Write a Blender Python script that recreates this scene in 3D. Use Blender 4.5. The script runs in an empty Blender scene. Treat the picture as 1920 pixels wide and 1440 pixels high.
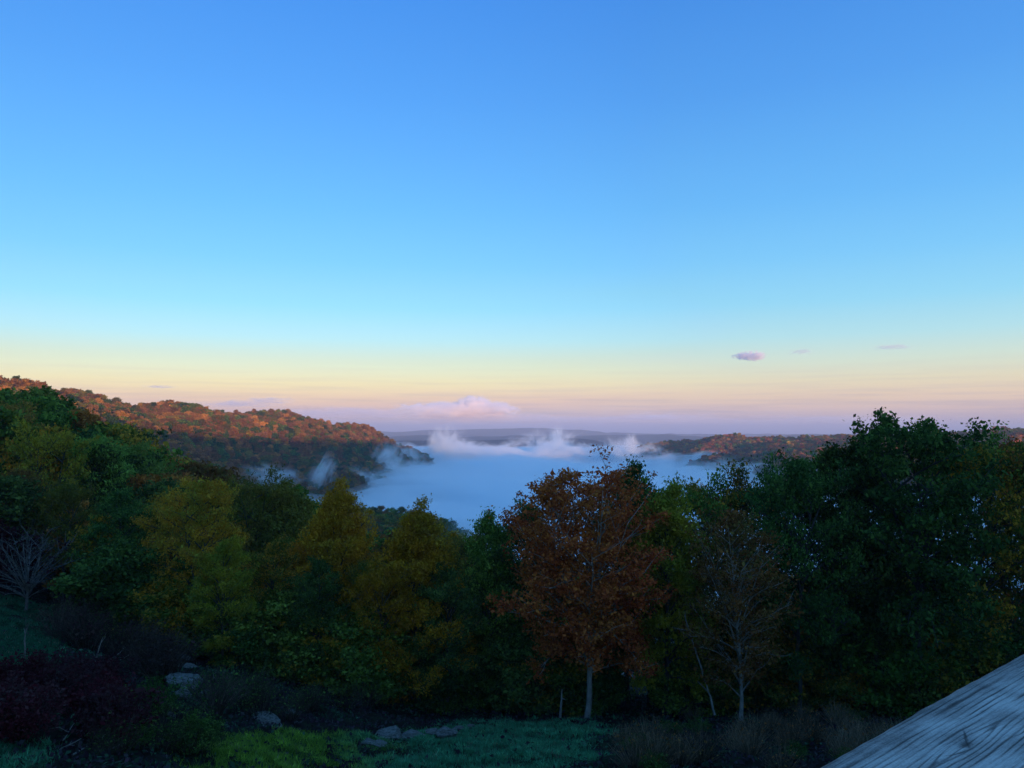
import bpy, math, bmesh
import numpy as np
from math import radians as RAD

scene = bpy.context.scene
COL = scene.collection
RNG = np.random.default_rng(7)
F = 1423.0            # focal length in photograph pixels (1920 wide)
PITCH = RAD(3.2)

# ------------------------------------------------------------------ camera
cam_d = bpy.data.cameras.new('camera')
cam_d.sensor_width = 36.0
cam_d.lens = 36.0 * F / 1920.0
cam_d.clip_start = 0.05
cam_d.clip_end = 120000.0
cam = bpy.data.objects.new('camera', cam_d)
COL.objects.link(cam)
cam.location = (0, 0, 0)
cam.rotation_euler = (RAD(90) + PITCH, 0, 0)
scene.camera = cam

# ------------------------------------------------------------------ render
scene.render.engine = 'CYCLES'
cy = scene.cycles
cy.max_bounces = 34
cy.diffuse_bounces = 3
cy.glossy_bounces = 2
cy.transmission_bounces = 2
cy.volume_bounces = 32
cy.transparent_max_bounces = 8
cy.use_denoising = True
cy.sample_clamp_indirect = 8.0
cy.volume_step_rate = 1.0
cy.volume_max_steps = 256
cy.use_adaptive_sampling = True
cy.adaptive_threshold = 0.012
scene.view_settings.view_transform = 'Standard'
scene.view_settings.look = 'None'
scene.view_settings.exposure = 0.0
scene.view_settings.gamma = 1.0
scene.view_settings.use_curve_mapping = False

# ------------------------------------------------------------------ sun, sky
SUN_EL = RAD(2.5)
SUN_AZ = RAD(20)      # behind the camera, a little to the right
to_sun = (math.sin(SUN_AZ) * math.cos(SUN_EL), -math.cos(SUN_AZ) * math.cos(SUN_EL), math.sin(SUN_EL))
sun_d = bpy.data.lights.new('sun', 'SUN')
sun_d.energy = 5.0
sun_d.angle = RAD(0.6)
sun_d.color = (1.0, 0.56, 0.30)
sun = bpy.data.objects.new('sun', sun_d)
COL.objects.link(sun)
from mathutils import Vector
sun.rotation_euler = Vector(to_sun).to_track_quat('Z', 'Y').to_euler()


def srgb(r, g, b):
    f = lambda c: (c / 255) / 12.92 if c <= 10 else (((c / 255) + 0.055) / 1.055) ** 2.4
    return (f(r), f(g), f(b), 1)


class NT:
    """little helper for node trees"""
    def __init__(s, tree):
        s.t = tree
    def n(s, kind, **kw):
        nd = s.t.nodes.new(kind)
        for k, v in kw.items():
            if k == 'inp':
                for kk, vv in v.items():
                    if isinstance(vv, bpy.types.NodeSocket):
                        s.t.links.new(vv, nd.inputs[kk])
                    else:
                        nd.inputs[kk].default_value = vv
            else:
                setattr(nd, k, v)
        return nd
    def math(s, op, a, b=0.0, c=None, clamp=False):
        nd = s.t.nodes.new('ShaderNodeMath'); nd.operation = op; nd.use_clamp = clamp
        for i, v in enumerate((a, b) if c is None else (a, b, c)):
            if isinstance(v, bpy.types.NodeSocket): s.t.links.new(v, nd.inputs[i])
            else: nd.inputs[i].default_value = v
        return nd.outputs[0]
    def mix(s, fac, a, b, mode='MIX'):
        nd = s.t.nodes.new('ShaderNodeMix'); nd.data_type = 'RGBA'; nd.blend_type = mode
        for i, v in ((0, fac), (6, a), (7, b)):
            if isinstance(v, bpy.types.NodeSocket): s.t.links.new(v, nd.inputs[i])
            else: nd.inputs[i].default_value = v
        return nd.outputs[2]
    def ramp(s, fac, stops, interp='LINEAR'):
        nd = s.t.nodes.new('ShaderNodeValToRGB'); nd.color_ramp.interpolation = interp
        el = nd.color_ramp.elements
        while len(el) < len(stops): el.new(0.5)
        for e, (p, c) in zip(el, stops):
            e.position = p
            e.color = c if len(c) == 4 else (*c, 1)
        s.t.links.new(fac, nd.inputs[0])
        return nd.outputs[0]
    def link(s, a, b):
        s.t.links.new(a, b)


world = bpy.data.worlds.new('World')
scene.world = world
world.use_nodes = True
world.cycles.sampling_method = 'MANUAL'
world.cycles.sample_map_resolution = 512
wt = NT(world.node_tree)
for nd in list(world.node_tree.nodes): world.node_tree.nodes.remove(nd)
tc = wt.n('ShaderNodeTexCoord')
sep = wt.n('ShaderNodeSeparateXYZ', inp={0: tc.outputs['Generated']})
# elevation in degrees /90
elev = wt.math('DIVIDE', wt.math('ARCSINE', sep.outputs[2]), math.pi / 2)
S = lambda deg: (deg + 10) / 100.0
fac = wt.math('MULTIPLY_ADD', elev, 0.9, 0.1)      # -10..90 deg -> 0..1
az = wt.math('ARCTAN2', sep.outputs[0], sep.outputs[1])
# the lower sky shifts a little to grey and down on the left of the view, as twilight bands do
N_EL = [-9, 0, 1, 2, 5, 10, 16, 23, 30, 45, 60, 89]
N_FR = [(1.86, .97, .09), (1.86, .97, .09), (2.6, 1.49, .21), (2.88, 1.99, .49), (2.53, 2.54, 1.36), (1.78, 2.19, 1.83),
        (1.25, 1.68, 1.72), (.90, 1.27, 1.45), (.69, 1.0, 1.21), (.44, .65, .83), (.31, .46, .61), (.24, .35, .47)]
nish = wt.n('ShaderNodeTexSky', sky_type='NISHITA')
nish.sun_disc = False
nish.sun_elevation = SUN_EL
nish.sun_rotation = math.atan2(to_sun[0], to_sun[1])
nish.altitude = 500


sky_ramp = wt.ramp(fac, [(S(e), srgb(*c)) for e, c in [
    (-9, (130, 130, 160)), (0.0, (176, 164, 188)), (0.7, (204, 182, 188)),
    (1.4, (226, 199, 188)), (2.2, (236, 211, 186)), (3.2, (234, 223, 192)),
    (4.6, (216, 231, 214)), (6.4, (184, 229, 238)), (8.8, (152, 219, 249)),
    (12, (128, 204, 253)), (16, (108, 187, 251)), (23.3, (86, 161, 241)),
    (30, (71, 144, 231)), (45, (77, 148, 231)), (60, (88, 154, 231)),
    (89, (98, 159, 231))]])  # topmost stops, above the frame, are paled to brighten the fog below
# faint lilac stratus near the horizon
mp = wt.n('ShaderNodeCombineXYZ', inp={0: wt.math('MULTIPLY', az, 6.0), 1: wt.math('MULTIPLY', elev, 260.0), 2: 0.0})
nz = wt.n('ShaderNodeTexNoise', inp={'Vector': mp.outputs[0], 'Scale': 1.0, 'Detail': 5.0, 'Roughness': 0.55})
band = wt.ramp(fac, [(S(-1), (0, 0, 0)), (S(0.2), (1, 1, 1)), (S(1.2), (.8, .8, .8)), (S(2.8), (.3, .3, .3)), (S(5.0), (0, 0, 0))])
cl = wt.ramp(nz.outputs[0], [(0.46, (0, 0, 0)), (0.66, (1, 1, 1))])
clf = wt.math('MULTIPLY', wt.math('MULTIPLY', cl, band), 0.5)
sky_c = wt.mix(clf, sky_ramp, srgb(176, 166, 186))
# apart from the paled zenith, the measured twilight colours hold for the side away from the sun; towards the sun the sky
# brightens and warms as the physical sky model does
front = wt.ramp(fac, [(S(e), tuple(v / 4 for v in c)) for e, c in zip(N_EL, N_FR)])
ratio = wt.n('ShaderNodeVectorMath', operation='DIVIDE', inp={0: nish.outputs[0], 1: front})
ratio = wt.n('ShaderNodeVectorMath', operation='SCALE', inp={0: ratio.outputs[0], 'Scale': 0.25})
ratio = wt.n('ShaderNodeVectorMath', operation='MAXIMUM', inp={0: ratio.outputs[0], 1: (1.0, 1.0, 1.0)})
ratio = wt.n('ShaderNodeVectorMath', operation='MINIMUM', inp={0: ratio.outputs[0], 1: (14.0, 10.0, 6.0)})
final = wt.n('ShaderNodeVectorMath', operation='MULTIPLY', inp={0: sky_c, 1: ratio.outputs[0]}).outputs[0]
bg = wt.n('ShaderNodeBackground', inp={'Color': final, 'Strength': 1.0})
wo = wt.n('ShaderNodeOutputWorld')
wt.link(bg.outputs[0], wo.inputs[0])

# ------------------------------------------------------------------ helpers


def at(px, py, Y):
    """world point seen at photograph pixel (px, py) at forward distance Y"""
    u = (px - 960) / F; v = (720 - py) / F
    y = math.cos(PITCH) - v * math.sin(PITCH)
    z = math.sin(PITCH) + v * math.cos(PITCH)
    k = Y / y
    return (u * k, Y, z * k)


def z_at(py, Y):
    return at(960, py, Y)[2]


def mesh_np(name, verts, faces, mats=(), mat_idx=None, smooth=False):
    """faces: int array (n,3|4) or list of such arrays"""
    if not isinstance(faces, (list, tuple)): faces = [faces]
    faces = [np.asarray(f, dtype=np.int32) for f in faces if len(f)]
    me = bpy.data.meshes.new(name)
    verts = np.asarray(verts, dtype=np.float32)
    me.vertices.add(len(verts)); me.vertices.foreach_set('co', verts.ravel())
    li = np.concatenate([f.ravel() for f in faces])
    tot = np.concatenate([np.full(len(f), f.shape[1], np.int32) for f in faces])
    st = np.concatenate(([0], np.cumsum(tot)[:-1])).astype(np.int32)
    me.loops.add(len(li)); me.loops.foreach_set('vertex_index', li)
    me.polygons.add(len(tot)); me.polygons.foreach_set('loop_start', st)
    for m in mats: me.materials.append(m)
    if mat_idx is not None: me.polygons.foreach_set('material_index', np.asarray(mat_idx, np.int32))
    if smooth: me.polygons.foreach_set('use_smooth', np.ones(len(tot), bool))
    me.update(calc_edges=True)
    return me


def obj(name, me, parent=None, loc=(0, 0, 0), **props):
    o = bpy.data.objects.new(name, me)
    COL.objects.link(o)
    o.location = loc
    if parent is not None: o.parent = parent
    for k, v in props.items(): o[k] = v
    return o


_ph = np.random.default_rng(99)
_dirs = [(_ph.uniform(0, 2 * math.pi), _ph.uniform(0, 2 * math.pi), _ph.uniform(.75, 1.35)) for _ in range(60)]


def wav(x, y, L, seed=0, n=7):
    """smooth pseudo noise, about -1..1, wavelength L"""
    r = 0
    for i in range(n):
        a, p, s = _dirs[(i * 7 + seed * 5) % 60]
        r = r + np.sin((x * math.cos(a) + y * math.sin(a)) * 2 * math.pi * s / L + p + seed
                       + 1.3 * np.sin((x * math.sin(a) - y * math.cos(a)) * 2 * math.pi * s / (L * 1.7) + p * 2))
    return r / n * 1.8


# ------------------------------------------------------------------ terrain table
def near_g(x, Y):
    return -4.1 - 0.28 * Y + 0.25 * np.maximum(0, -x - 5)


ZV = {  # photograph column : [(distance, ground height)]
    -400: [(60, -8.5), (100, -7), (150, -4), (300, 2), (600, 18), (1000, 20), (2200, 10)],
    0: [(60, -12.0), (90, -12.5), (130, -16), (200, -27), (350, -26), (480, -4), (620, 22), (800, 4), (1200, -30), (2200, -80)],
    100: [(60, -13), (95, -12.5), (140, -20), (240, -35), (380, -32), (540, -2), (680, 19), (900, 2), (1300, -40), (2200, -90)],
    200: [(60, -14), (90, -16), (130, -15.5), (180, -28), (300, -45), (440, -38), (600, -6), (750, 14), (1000, 0), (1500, -50), (2200, -90)],
    310: [(60, -15.5), (100, -21), (150, -21), (180, -22), (250, -42), (400, -62), (560, -48), (700, -16), (860, 14), (1200, -30), (2200, -100)],
    400: [(60, -16.5), (120, -28), (210, -26.5), (300, -50), (430, -72), (600, -62), (750, -28), (930, 11), (1300, -40), (2200, -100)],
    500: [(60, -18), (120, -33), (200, -39), (290, -37), (390, -60), (560, -86), (700, -72), (860, -34), (1030, 14), (1350, -30), (1900, -80), (2200, -100)],
    600: [(60, -19), (120, -36), (250, -50), (350, -47.5), (440, -70), (600, -90), (730, -70), (900, -34), (1100, 5), (1500, -60), (2200, -100)],
    700: [(60, -20.7), (120, -39), (250, -62), (390, -56), (500, -85), (740, -92), (860, -74), (1040, -44), (1240, -16), (1600, -70), (2200, -105)],
    780: [(60, -20.9), (120, -39.5), (250, -66), (420, -65), (550, -95), (1050, -98), (1200, -78), (1420, -54), (1650, -78), (2200, -110)],
    860: [(60, -20.9), (120, -39.5), (250, -68), (390, -67.5), (550, -102), (1300, -108), (2200, -115)],
    960: [(60, -20.9), (120, -39.5), (250, -74), (400, -96), (600, -108), (2200, -120)],
    1120: [(60, -20.9), (120, -39.5), (250, -74), (400, -96), (600, -108), (1400, -104), (2200, -120)],
    1180: [(60, -20.9), (120, -39.5), (250, -74), (400, -96), (600, -108), (1350, -95), (1520, -63), (1700, -90), (2200, -120)],
    1250: [(60, -20.9), (120, -39.5), (250, -74), (400, -96), (600, -108), (1150, -94), (1330, -64), (1520, -37), (1850, -80), (2300, -115)],
    1340: [(60, -20.9), (120, -39.5), (250, -74), (400, -96), (600, -105), (1000, -90), (1180, -64), (1330, -48), (1500, -34), (1850, -72), (2300, -110)],
    1440: [(60, -20.9), (120, -39.5), (250, -74), (400, -92), (600, -96), (820, -76), (960, -60), (1150, -50), (1300, -42), (1500, -33), (1900, -70), (2300, -105)],
    1640: [(60, -20.9), (120, -39.5), (250, -70), (400, -82), (650, -80), (800, -60), (1050, -46), (1400, -31), (1800, -60), (2300, -100)],
    1800: [(60, -20.9), (120, -38), (250, -66), (400, -78), (680, -80), (850, -60), (1300, -24), (1800, -50), (2300, -100)],
    1920: [(60, -20.9), (120, -38), (250, -62), (400, -72), (650, -74), (1200, -18), (1800, -40), (2300, -90)],
    2300: [(60, -20.9), (120, -38), (250, -58), (400, -60), (1100, -8), (1800, -20), (2300, -60)],
}
FAR_Y = [3000, 3750, 4600, 6000, 7500, 9500, 14000, 31000]
FAR = {
    -400: [-90, -60, -140, -90, -150, -110, -260, -420],
    640: [-120, -64, -150, -92, -170, -80, -260, -420],
    760: [-130, -62, -150, -86, -170, -72, -260, -420],
    850: [-130, -56, -150, -84, -170, -56, -260, -420],
    920: [-130, -56, -150, -84, -170, -30, -260, -420],
    1000: [-130, -56, -150, -82, -170, -27, -260, -420],
    1040: [-130, -50, -150, -80, -170, -30, -260, -420],
    1080: [-130, -44, -150, -76, -170, -52, -260, -420],
    1120: [-130, -62, -150, -68, -170, -80, -260, -420],
    1165: [-130, -112, -150, -62, -170, -100, -260, -420],
    1185: [-130, -135, -155, -60, -170, -100, -260, -420],
    1230: [-130, -135, -155, -78, -170, -105, -260, -420],
    1300: [-130, -135, -155, -72, -170, -110, -260, -420],
    1440: [-130, -135, -155, -82, -170, -110, -260, -420],
    1540: [-130, -135, -155, -66, -170, -110, -260, -420],
    1640: [-130, -135, -155, -52, -170, -100, -260, -420],
    1800: [-130, -135, -155, -50, -170, -90, -260, -420],
    1920: [-120, -130, -155, -40, -170, -80, -260, -420],
    2300: [-110, -120, -155, -40, -170, -80, -260, -420],
}
LU = np.linspace(-1.25, 1.25, 401)
LY = np.linspace(math.log(55), math.log(31000), 420)
_nc = sorted(ZV); _fc = sorted(FAR)
_nu = np.array([(c - 960) / F for c in _nc]); _fu = np.array([(c - 960) / F for c in _fc])
_near = np.array([np.interp(LY, [math.log(a) for a, b in ZV[c]], [b for a, b in ZV[c]]) for c in _nc])
_up = np.array([0, 4, 0, 12, 0, 22, 0, 0])
_far = np.array([np.interp(LY, [math.log(a) for a in FAR_Y], np.array(FAR[c]) + _up) for c in _fc])
A = np.array([np.interp(LU, _nu, _near[:, j]) for j in range(len(LY))]).T
B = np.array([np.interp(LU, _fu, _far[:, j]) for j in range(len(LY))]).T
wgt = np.clip((LY - math.log(2150)) / (math.log(3000) - math.log(2150)), 0, 1)
TAB = A * (1 - wgt) + B * wgt
_yy = np.exp(LY)[None, :]; _xx = LU[:, None] * _yy
_k = np.clip((math.log(85) - LY) / (math.log(85) - math.log(55)), 0, 1)[None, :]
TAB = TAB * (1 - _k) + near_g(_xx, _yy) * _k


def smooth_axis(M, w, ax):
    k = np.exp(-0.5 * (np.arange(-3 * w, 3 * w + 1) / w) ** 2); k /= k.sum()
    P = np.pad(M, [(3 * w, 3 * w) if a == ax else (0, 0) for a in (0, 1)], mode='edge')
    out = 0
    for i, kk in enumerate(k):
        sl = [slice(None), slice(None)]; sl[ax] = slice(i, i + M.shape[ax])
        out = out + P[tuple(sl)] * kk
    return out


TAB = smooth_axis(smooth_axis(TAB, 3, 0), 2, 1)


def ground_z(x, y):
    """ground height; works on arrays"""
    x = np.asarray(x, float); y = np.asarray(y, float)
    r = np.hypot(x, y) + 1e-6
    yy = np.maximum(y, r * 0.6)                       # front sector lookup
    u = np.clip(x / yy, -1.24, 1.24)
    ly = np.clip(np.log(np.maximum(yy, 1e-3)), LY[0], LY[-1] - 1e-6)
    fi = (u - LU[0]) / (LU[1] - LU[0]); fj = (ly - LY[0]) / (LY[1] - LY[0])
    i = np.clip(fi.astype(int), 0, len(LU) - 2); j = np.clip(fj.astype(int), 0, len(LY) - 2)
    a = fi - i; b = fj - j
    t = (TAB[i, j] * (1 - a) + TAB[i + 1, j] * a) * (1 - b) + (TAB[i, j + 1] * (1 - a) + TAB[i + 1, j + 1] * a) * b
    t = t + np.where(yy > 350, 1, np.clip((yy - 150) / 200, 0, 1)) * (9.0 * wav(x, y, 170, 1) * np.clip(1 - (yy - 1500) / 1500, .0, 1)
             + 3.2 * wav(x, y, 60, 2) * np.clip(1 - (yy - 1200) / 1000, 0, 1)) * np.clip((yy - 150) / 400, 0, 1)
    t = t + np.clip((yy - 3000) / 1000, 0, 1) * (6 * wav(x, y, 1500, 4) + 11 * wav(x, y, 700, 5) + 4 * wav(x, y, 260, 9))
    n = near_g(x, np.maximum(y, -6))
    f = np.where(yy < 55, n, t)
    lump = 0.22 * wav(x, y, 5.0, 3) + 0.10 * wav(x, y, 1.9, 6)
    f = f + lump * np.clip((r - 6) / 10, 0, 1) * np.clip((160 - r) / 100, 0, 1)
    # the hill behind the viewer
    back = -4.1 + 0.11 * np.maximum(0, r - 10)
    crest = 20.0 + np.clip((-x + 240) / 300, -0.85, 1) * 15.0
    back = np.minimum(back, crest + 1.5 * wav(x, y, 90, 8))
    back = np.where(r > 520, np.maximum(back - (r - 520) * 0.06, -150 - r * 0.01), back)
    th = np.degrees(np.arctan2(np.abs(x), y))
    w = np.clip((th - 46) / 34, 0, 1); w = w * w * (3 - 2 * w)
    w = w * np.clip((r - 4) / 8, 0, 1)
    return f * (1 - w) + back * w


# ------------------------------------------------------------------ materials
def mat(name):
    m = bpy.data.materials.new(name); m.use_nodes = True
    for nd in list(m.node_tree.nodes): m.node_tree.nodes.remove(nd)
    return m, NT(m.node_tree)


def out_surface(t, sh, disp=None):
    o = t.n('ShaderNodeOutputMaterial'); t.link(sh, o.inputs[0])
    return o


def make_leaf_mat(name='foliage', transl=0.28):
    m, t = mat(name)
    a1 = t.n('ShaderNodeAttribute', attribute_type='INSTANCER', attribute_name='tint')
    a2 = t.n('ShaderNodeAttribute', attribute_type='INSTANCER', attribute_name='tint_two')
    geo = t.n('ShaderNodeNewGeometry')
    tcn = t.n('ShaderNodeTexCoord')
    oi = t.n('ShaderNodeObjectInfo')
    off = t.n('ShaderNodeVectorMath', operation='ADD', inp={0: tcn.outputs['Object']})
    cmb = t.n('ShaderNodeCombineXYZ', inp={0: t.math('MULTIPLY', oi.outputs['Random'], 60.0)})
    t.link(cmb.outputs[0], off.inputs[1])
    nz = t.n('ShaderNodeTexNoise', inp={'Vector': off.outputs[0], 'Scale': 0.42, 'Detail': 2.0})
    f = t.math('MULTIPLY_ADD', nz.outputs[0], 3.2, -1.25)
    f = t.math('ADD', f, t.math('MULTIPLY_ADD', geo.outputs['Random Per Island'], 0.9, -0.45), clamp=True)
    c = t.mix(f, a1.outputs[0], a2.outputs[0])
    hs = t.n('ShaderNodeHueSaturation', inp={'Color': c, 'Value': t.math('MULTIPLY_ADD', geo.outputs['Random Per Island'], 0.9, 0.55)})
    d = t.n('ShaderNodeBsdfDiffuse', inp={'Color': hs.outputs[0]})
    tr = t.n('ShaderNodeBsdfTranslucent', inp={'Color': hs.outputs[0]})
    mx = t.n('ShaderNodeMixShader', inp={0: transl, 1: d.outputs[0], 2: tr.outputs[0]})
    out_surface(t, mx.outputs[0])
    return m


def make_simple(name, c1, c2, scale=3.0, rough=0.9, bump=0.0, stretch=(1, 1, 1)):
    m, t = mat(name)
    tcn = t.n('ShaderNodeTexCoord')
    mp = t.n('ShaderNodeMapping', inp={0: tcn.outputs['Object'], 3: stretch})
    nz = t.n('ShaderNodeTexNoise', inp={'Vector': mp.outputs[0], 'Scale': scale, 'Detail': 6.0, 'Roughness': 0.65})
    c = t.ramp(nz.outputs[0], [(0.3, c1), (0.7, c2)])
    b = t.n('ShaderNodeBsdfPrincipled', inp={'Base Color': c, 'Roughness': rough})
    b.inputs['Specular IOR Level'].default_value = 0.2
    if bump:
        bp = t.n('ShaderNodeBump', inp={'Strength': 0.8, 'Distance': bump, 'Height': nz.outputs[0]})
        t.link(bp.outputs[0], b.inputs['Normal'])
    out_surface(t, b.outputs[0])
    return m


M_LEAF = make_leaf_mat()
M_BARK = make_simple('grey_bark', (0.030, 0.027, 0.024), (0.085, 0.078, 0.070), 2.5, 0.95, 0.02, (3, 3, .6))
M_GREY = make_simple('smooth_grey_bark', (0.13, 0.115, 0.095), (0.38, 0.34, 0.28), 2.2, 0.9, 0.01, (2, 2, 1.0))
M_PALE = make_simple('pale_bark', (0.035, 0.033, 0.030), (0.19, 0.18, 0.16), 2.2, 0.9, 0.01, (2, 2, 1.3))
M_ROCK = make_simple('lichened_rock', (0.014, 0.016, 0.011), (0.21, 0.20, 0.17), 4.5, 0.9, 0.05, (1, 1, 2.4))
M_DEAD = make_simple('bleached_wood', (0.07, 0.06, 0.05), (0.27, 0.24, 0.20), 5.0, 0.9, 0.01)


def make_stems(name, dark, pale):
    m, t = mat(name)
    geo = t.n('ShaderNodeNewGeometry'); oi = t.n('ShaderNodeObjectInfo')
    f = t.math('MULTIPLY_ADD', oi.outputs['Random'], .4, t.math('MULTIPLY', t.math('POWER', geo.outputs['Random Per Island'], 2.5), .8), clamp=True)
    c = t.ramp(f, [(0.0, dark), (0.5, tuple((a + b) / 2.6 for a, b in zip(dark, pale))), (1.0, pale)])
    d = t.n('ShaderNodeBsdfDiffuse', inp={'Color': c})
    out_surface(t, d.outputs[0])
    return m


M_TWIG = make_stems('dry_twigs', (0.022, 0.017, 0.012), (0.14, 0.10, 0.075))
M_STALK = make_stems('dry_stalks', (0.045, 0.032, 0.018), (0.36, 0.25, 0.15))


def ground_mat():
    m, t = mat('hillside_soil')
    geo = t.n('ShaderNodeNewGeometry')
    n1 = t.n('ShaderNodeTexNoise', inp={'Vector': geo.outputs['Position'], 'Scale': 0.9, 'Detail': 8.0, 'Roughness': 0.7})
    near = t.ramp(n1.outputs[0], [(0.35, (0.010, 0.009, 0.008)), (0.5, (0.022, 0.018, 0.014)), (0.68, (0.030, 0.042, 0.020))])
    # distant woods: autumn canopy too fine to model
    n2 = t.n('ShaderNodeTexNoise', inp={'Vector': geo.outputs['Position'], 'Scale': 0.06, 'Detail': 4.0, 'Roughness': 0.8})
    n3 = t.n('ShaderNodeTexNoise', inp={'Vector': geo.outputs['Position'], 'Scale': 0.004, 'Detail': 3.0})
    far = t.ramp(n2.outputs[0], [(0.36, (0.012, 0.020, 0.012)), (0.5, (0.040, 0.034, 0.020)), (0.66, (0.13, 0.052, 0.024))])
    far = t.mix(t.math('MULTIPLY_ADD', n3.outputs[0], 2.4, -0.75, clamp=True), far, (0.035, 0.042, 0.022, 1))
    sp = t.n('ShaderNodeVectorMath', operation='LENGTH', inp={0: geo.outputs['Position']})
    fr = t.n('ShaderNodeMapRange', inp={0: sp.outputs['Value'], 1: 300.0, 2: 1200.0, 3: 0.0, 4: 1.0})
    c = t.mix(fr.outputs[0], near, far)
    b = t.n('ShaderNodeBsdfDiffuse', inp={'Color': c})
    fr2 = t.n('ShaderNodeMapRange', inp={0: sp.outputs['Value'], 1: 1500.0, 2: 3000.0, 3: 0.15, 4: 9.0})
    bp = t.n('ShaderNodeBump', inp={'Strength': 1.0, 'Distance': fr2.outputs[0], 'Height': n2.outputs[0]})
    t.link(bp.outputs[0], b.inputs['Normal'])
    out_surface(t, b.outputs[0])
    return m


# ------------------------------------------------------------------ ground sheet
th = np.radians(np.concatenate([np.arange(-46, 46, 0.16), np.arange(46, 314, 1.6)]))
rr = np.concatenate([[0.0, 2, 4, 6, 8], np.exp(np.linspace(math.log(9.5), math.log(31500), 300))])
TH, RR = np.meshgrid(th, rr)
GX = RR * np.sin(TH); GY = RR * np.cos(TH); GZ = ground_z(GX, GY)
nr, nt_ = TH.shape
idx = np.arange(nr * nt_).reshape(nr, nt_)
nx = np.roll(idx, -1, axis=1)
q = np.stack([idx[:-1], idx[1:], nx[1:], nx[:-1]], -1).reshape(-1, 4)[:, ::-1]
me = mesh_np('hillside_ground', np.stack([GX, GY, GZ], -1).reshape(-1, 3), q, [ground_mat()], smooth=True)
obj('ground', me, kind='structure')

# ------------------------------------------------------------------ tree generator


def tube(pl, rad, sides=5):
    """polyline (n,3), radii (n) -> verts, quads"""
    pl = np.asarray(pl, float); n = len(pl)
    d = np.gradient(pl, axis=0); d /= np.linalg.norm(d, axis=1)[:, None] + 1e-9
    up = np.where(np.abs(d[:, 2:3]) > 0.9, np.array([[1., 0, 0]]), np.array([[0, 0, 1.]]))
    a = np.cross(d, up); a /= np.linalg.norm(a, axis=1)[:, None] + 1e-9
    b = np.cross(d, a)
    ang = np.arange(sides) / sides * 2 * math.pi
    v = pl[:, None, :] + (a[:, None, :] * np.cos(ang)[None, :, None] + b[:, None, :] * np.sin(ang)[None, :, None]) * np.asarray(rad)[:, None, None]
    i = np.arange(n * sides).reshape(n, sides); j = np.roll(i, -1, axis=1)
    qd = np.stack([i[:-1], j[:-1], j[1:], i[1:]], -1).reshape(-1, 4)
    return v.reshape(-1, 3), qd


def join(parts):
    vs, fs, o = [], [], 0
    for v, f in parts:
        vs.append(v); fs.append(f + o); o += len(v)
    return np.concatenate(vs), np.concatenate(fs)


def leaf_quads(rng, c, size, aspect=0.55, up=0.6):
    n = len(c)
    nrm = rng.normal(size=(n, 3)); nrm /= np.linalg.norm(nrm, axis=1)[:, None]
    nrm[:, 2] += up; nrm /= np.linalg.norm(nrm, axis=1)[:, None]
    r = rng.normal(size=(n, 3))
    t = np.cross(nrm, r); t /= np.linalg.norm(t, axis=1)[:, None] + 1e-9
    b = np.cross(nrm, t)
    s = (size * np.exp(rng.normal(-.05, .32, n)))[:, None]
    v = np.stack([c + t * s, c + b * s * aspect, c - t * s * .8, c - b * s * aspect], 1).reshape(-1, 3)
    return v, np.arange(n * 4).reshape(n, 4)


PROF = {
    'round': lambda t: math.sqrt(max(0.02, 1 - (1.9 * t - 0.85) ** 2)) if t > .05 else .6,
    'cone': lambda t: 0.10 + 1.0 * (1 - t ** 1.35) ** 0.9 * min(1, .6 + 3 * t),
    'oak': lambda t: (0.62 + 0.38 * math.sin(min(1, t * 1.5) * math.pi / 2)) * math.sqrt(max(0.03, 1 - max(0, (t - .45) / .55) ** 2.2)),
    'broad': lambda t: (0.62 + 0.38 * math.sin(min(1, t * 1.5) * math.pi / 2)) * math.sqrt(max(0.16, 1 - max(0, (t - .5) / .5) ** 3.2)),
    'column': lambda t: 0.75 * math.sqrt(max(0.05, 1 - (1.7 * t - 0.6) ** 4)) if t > 0 else .6,
}


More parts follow.
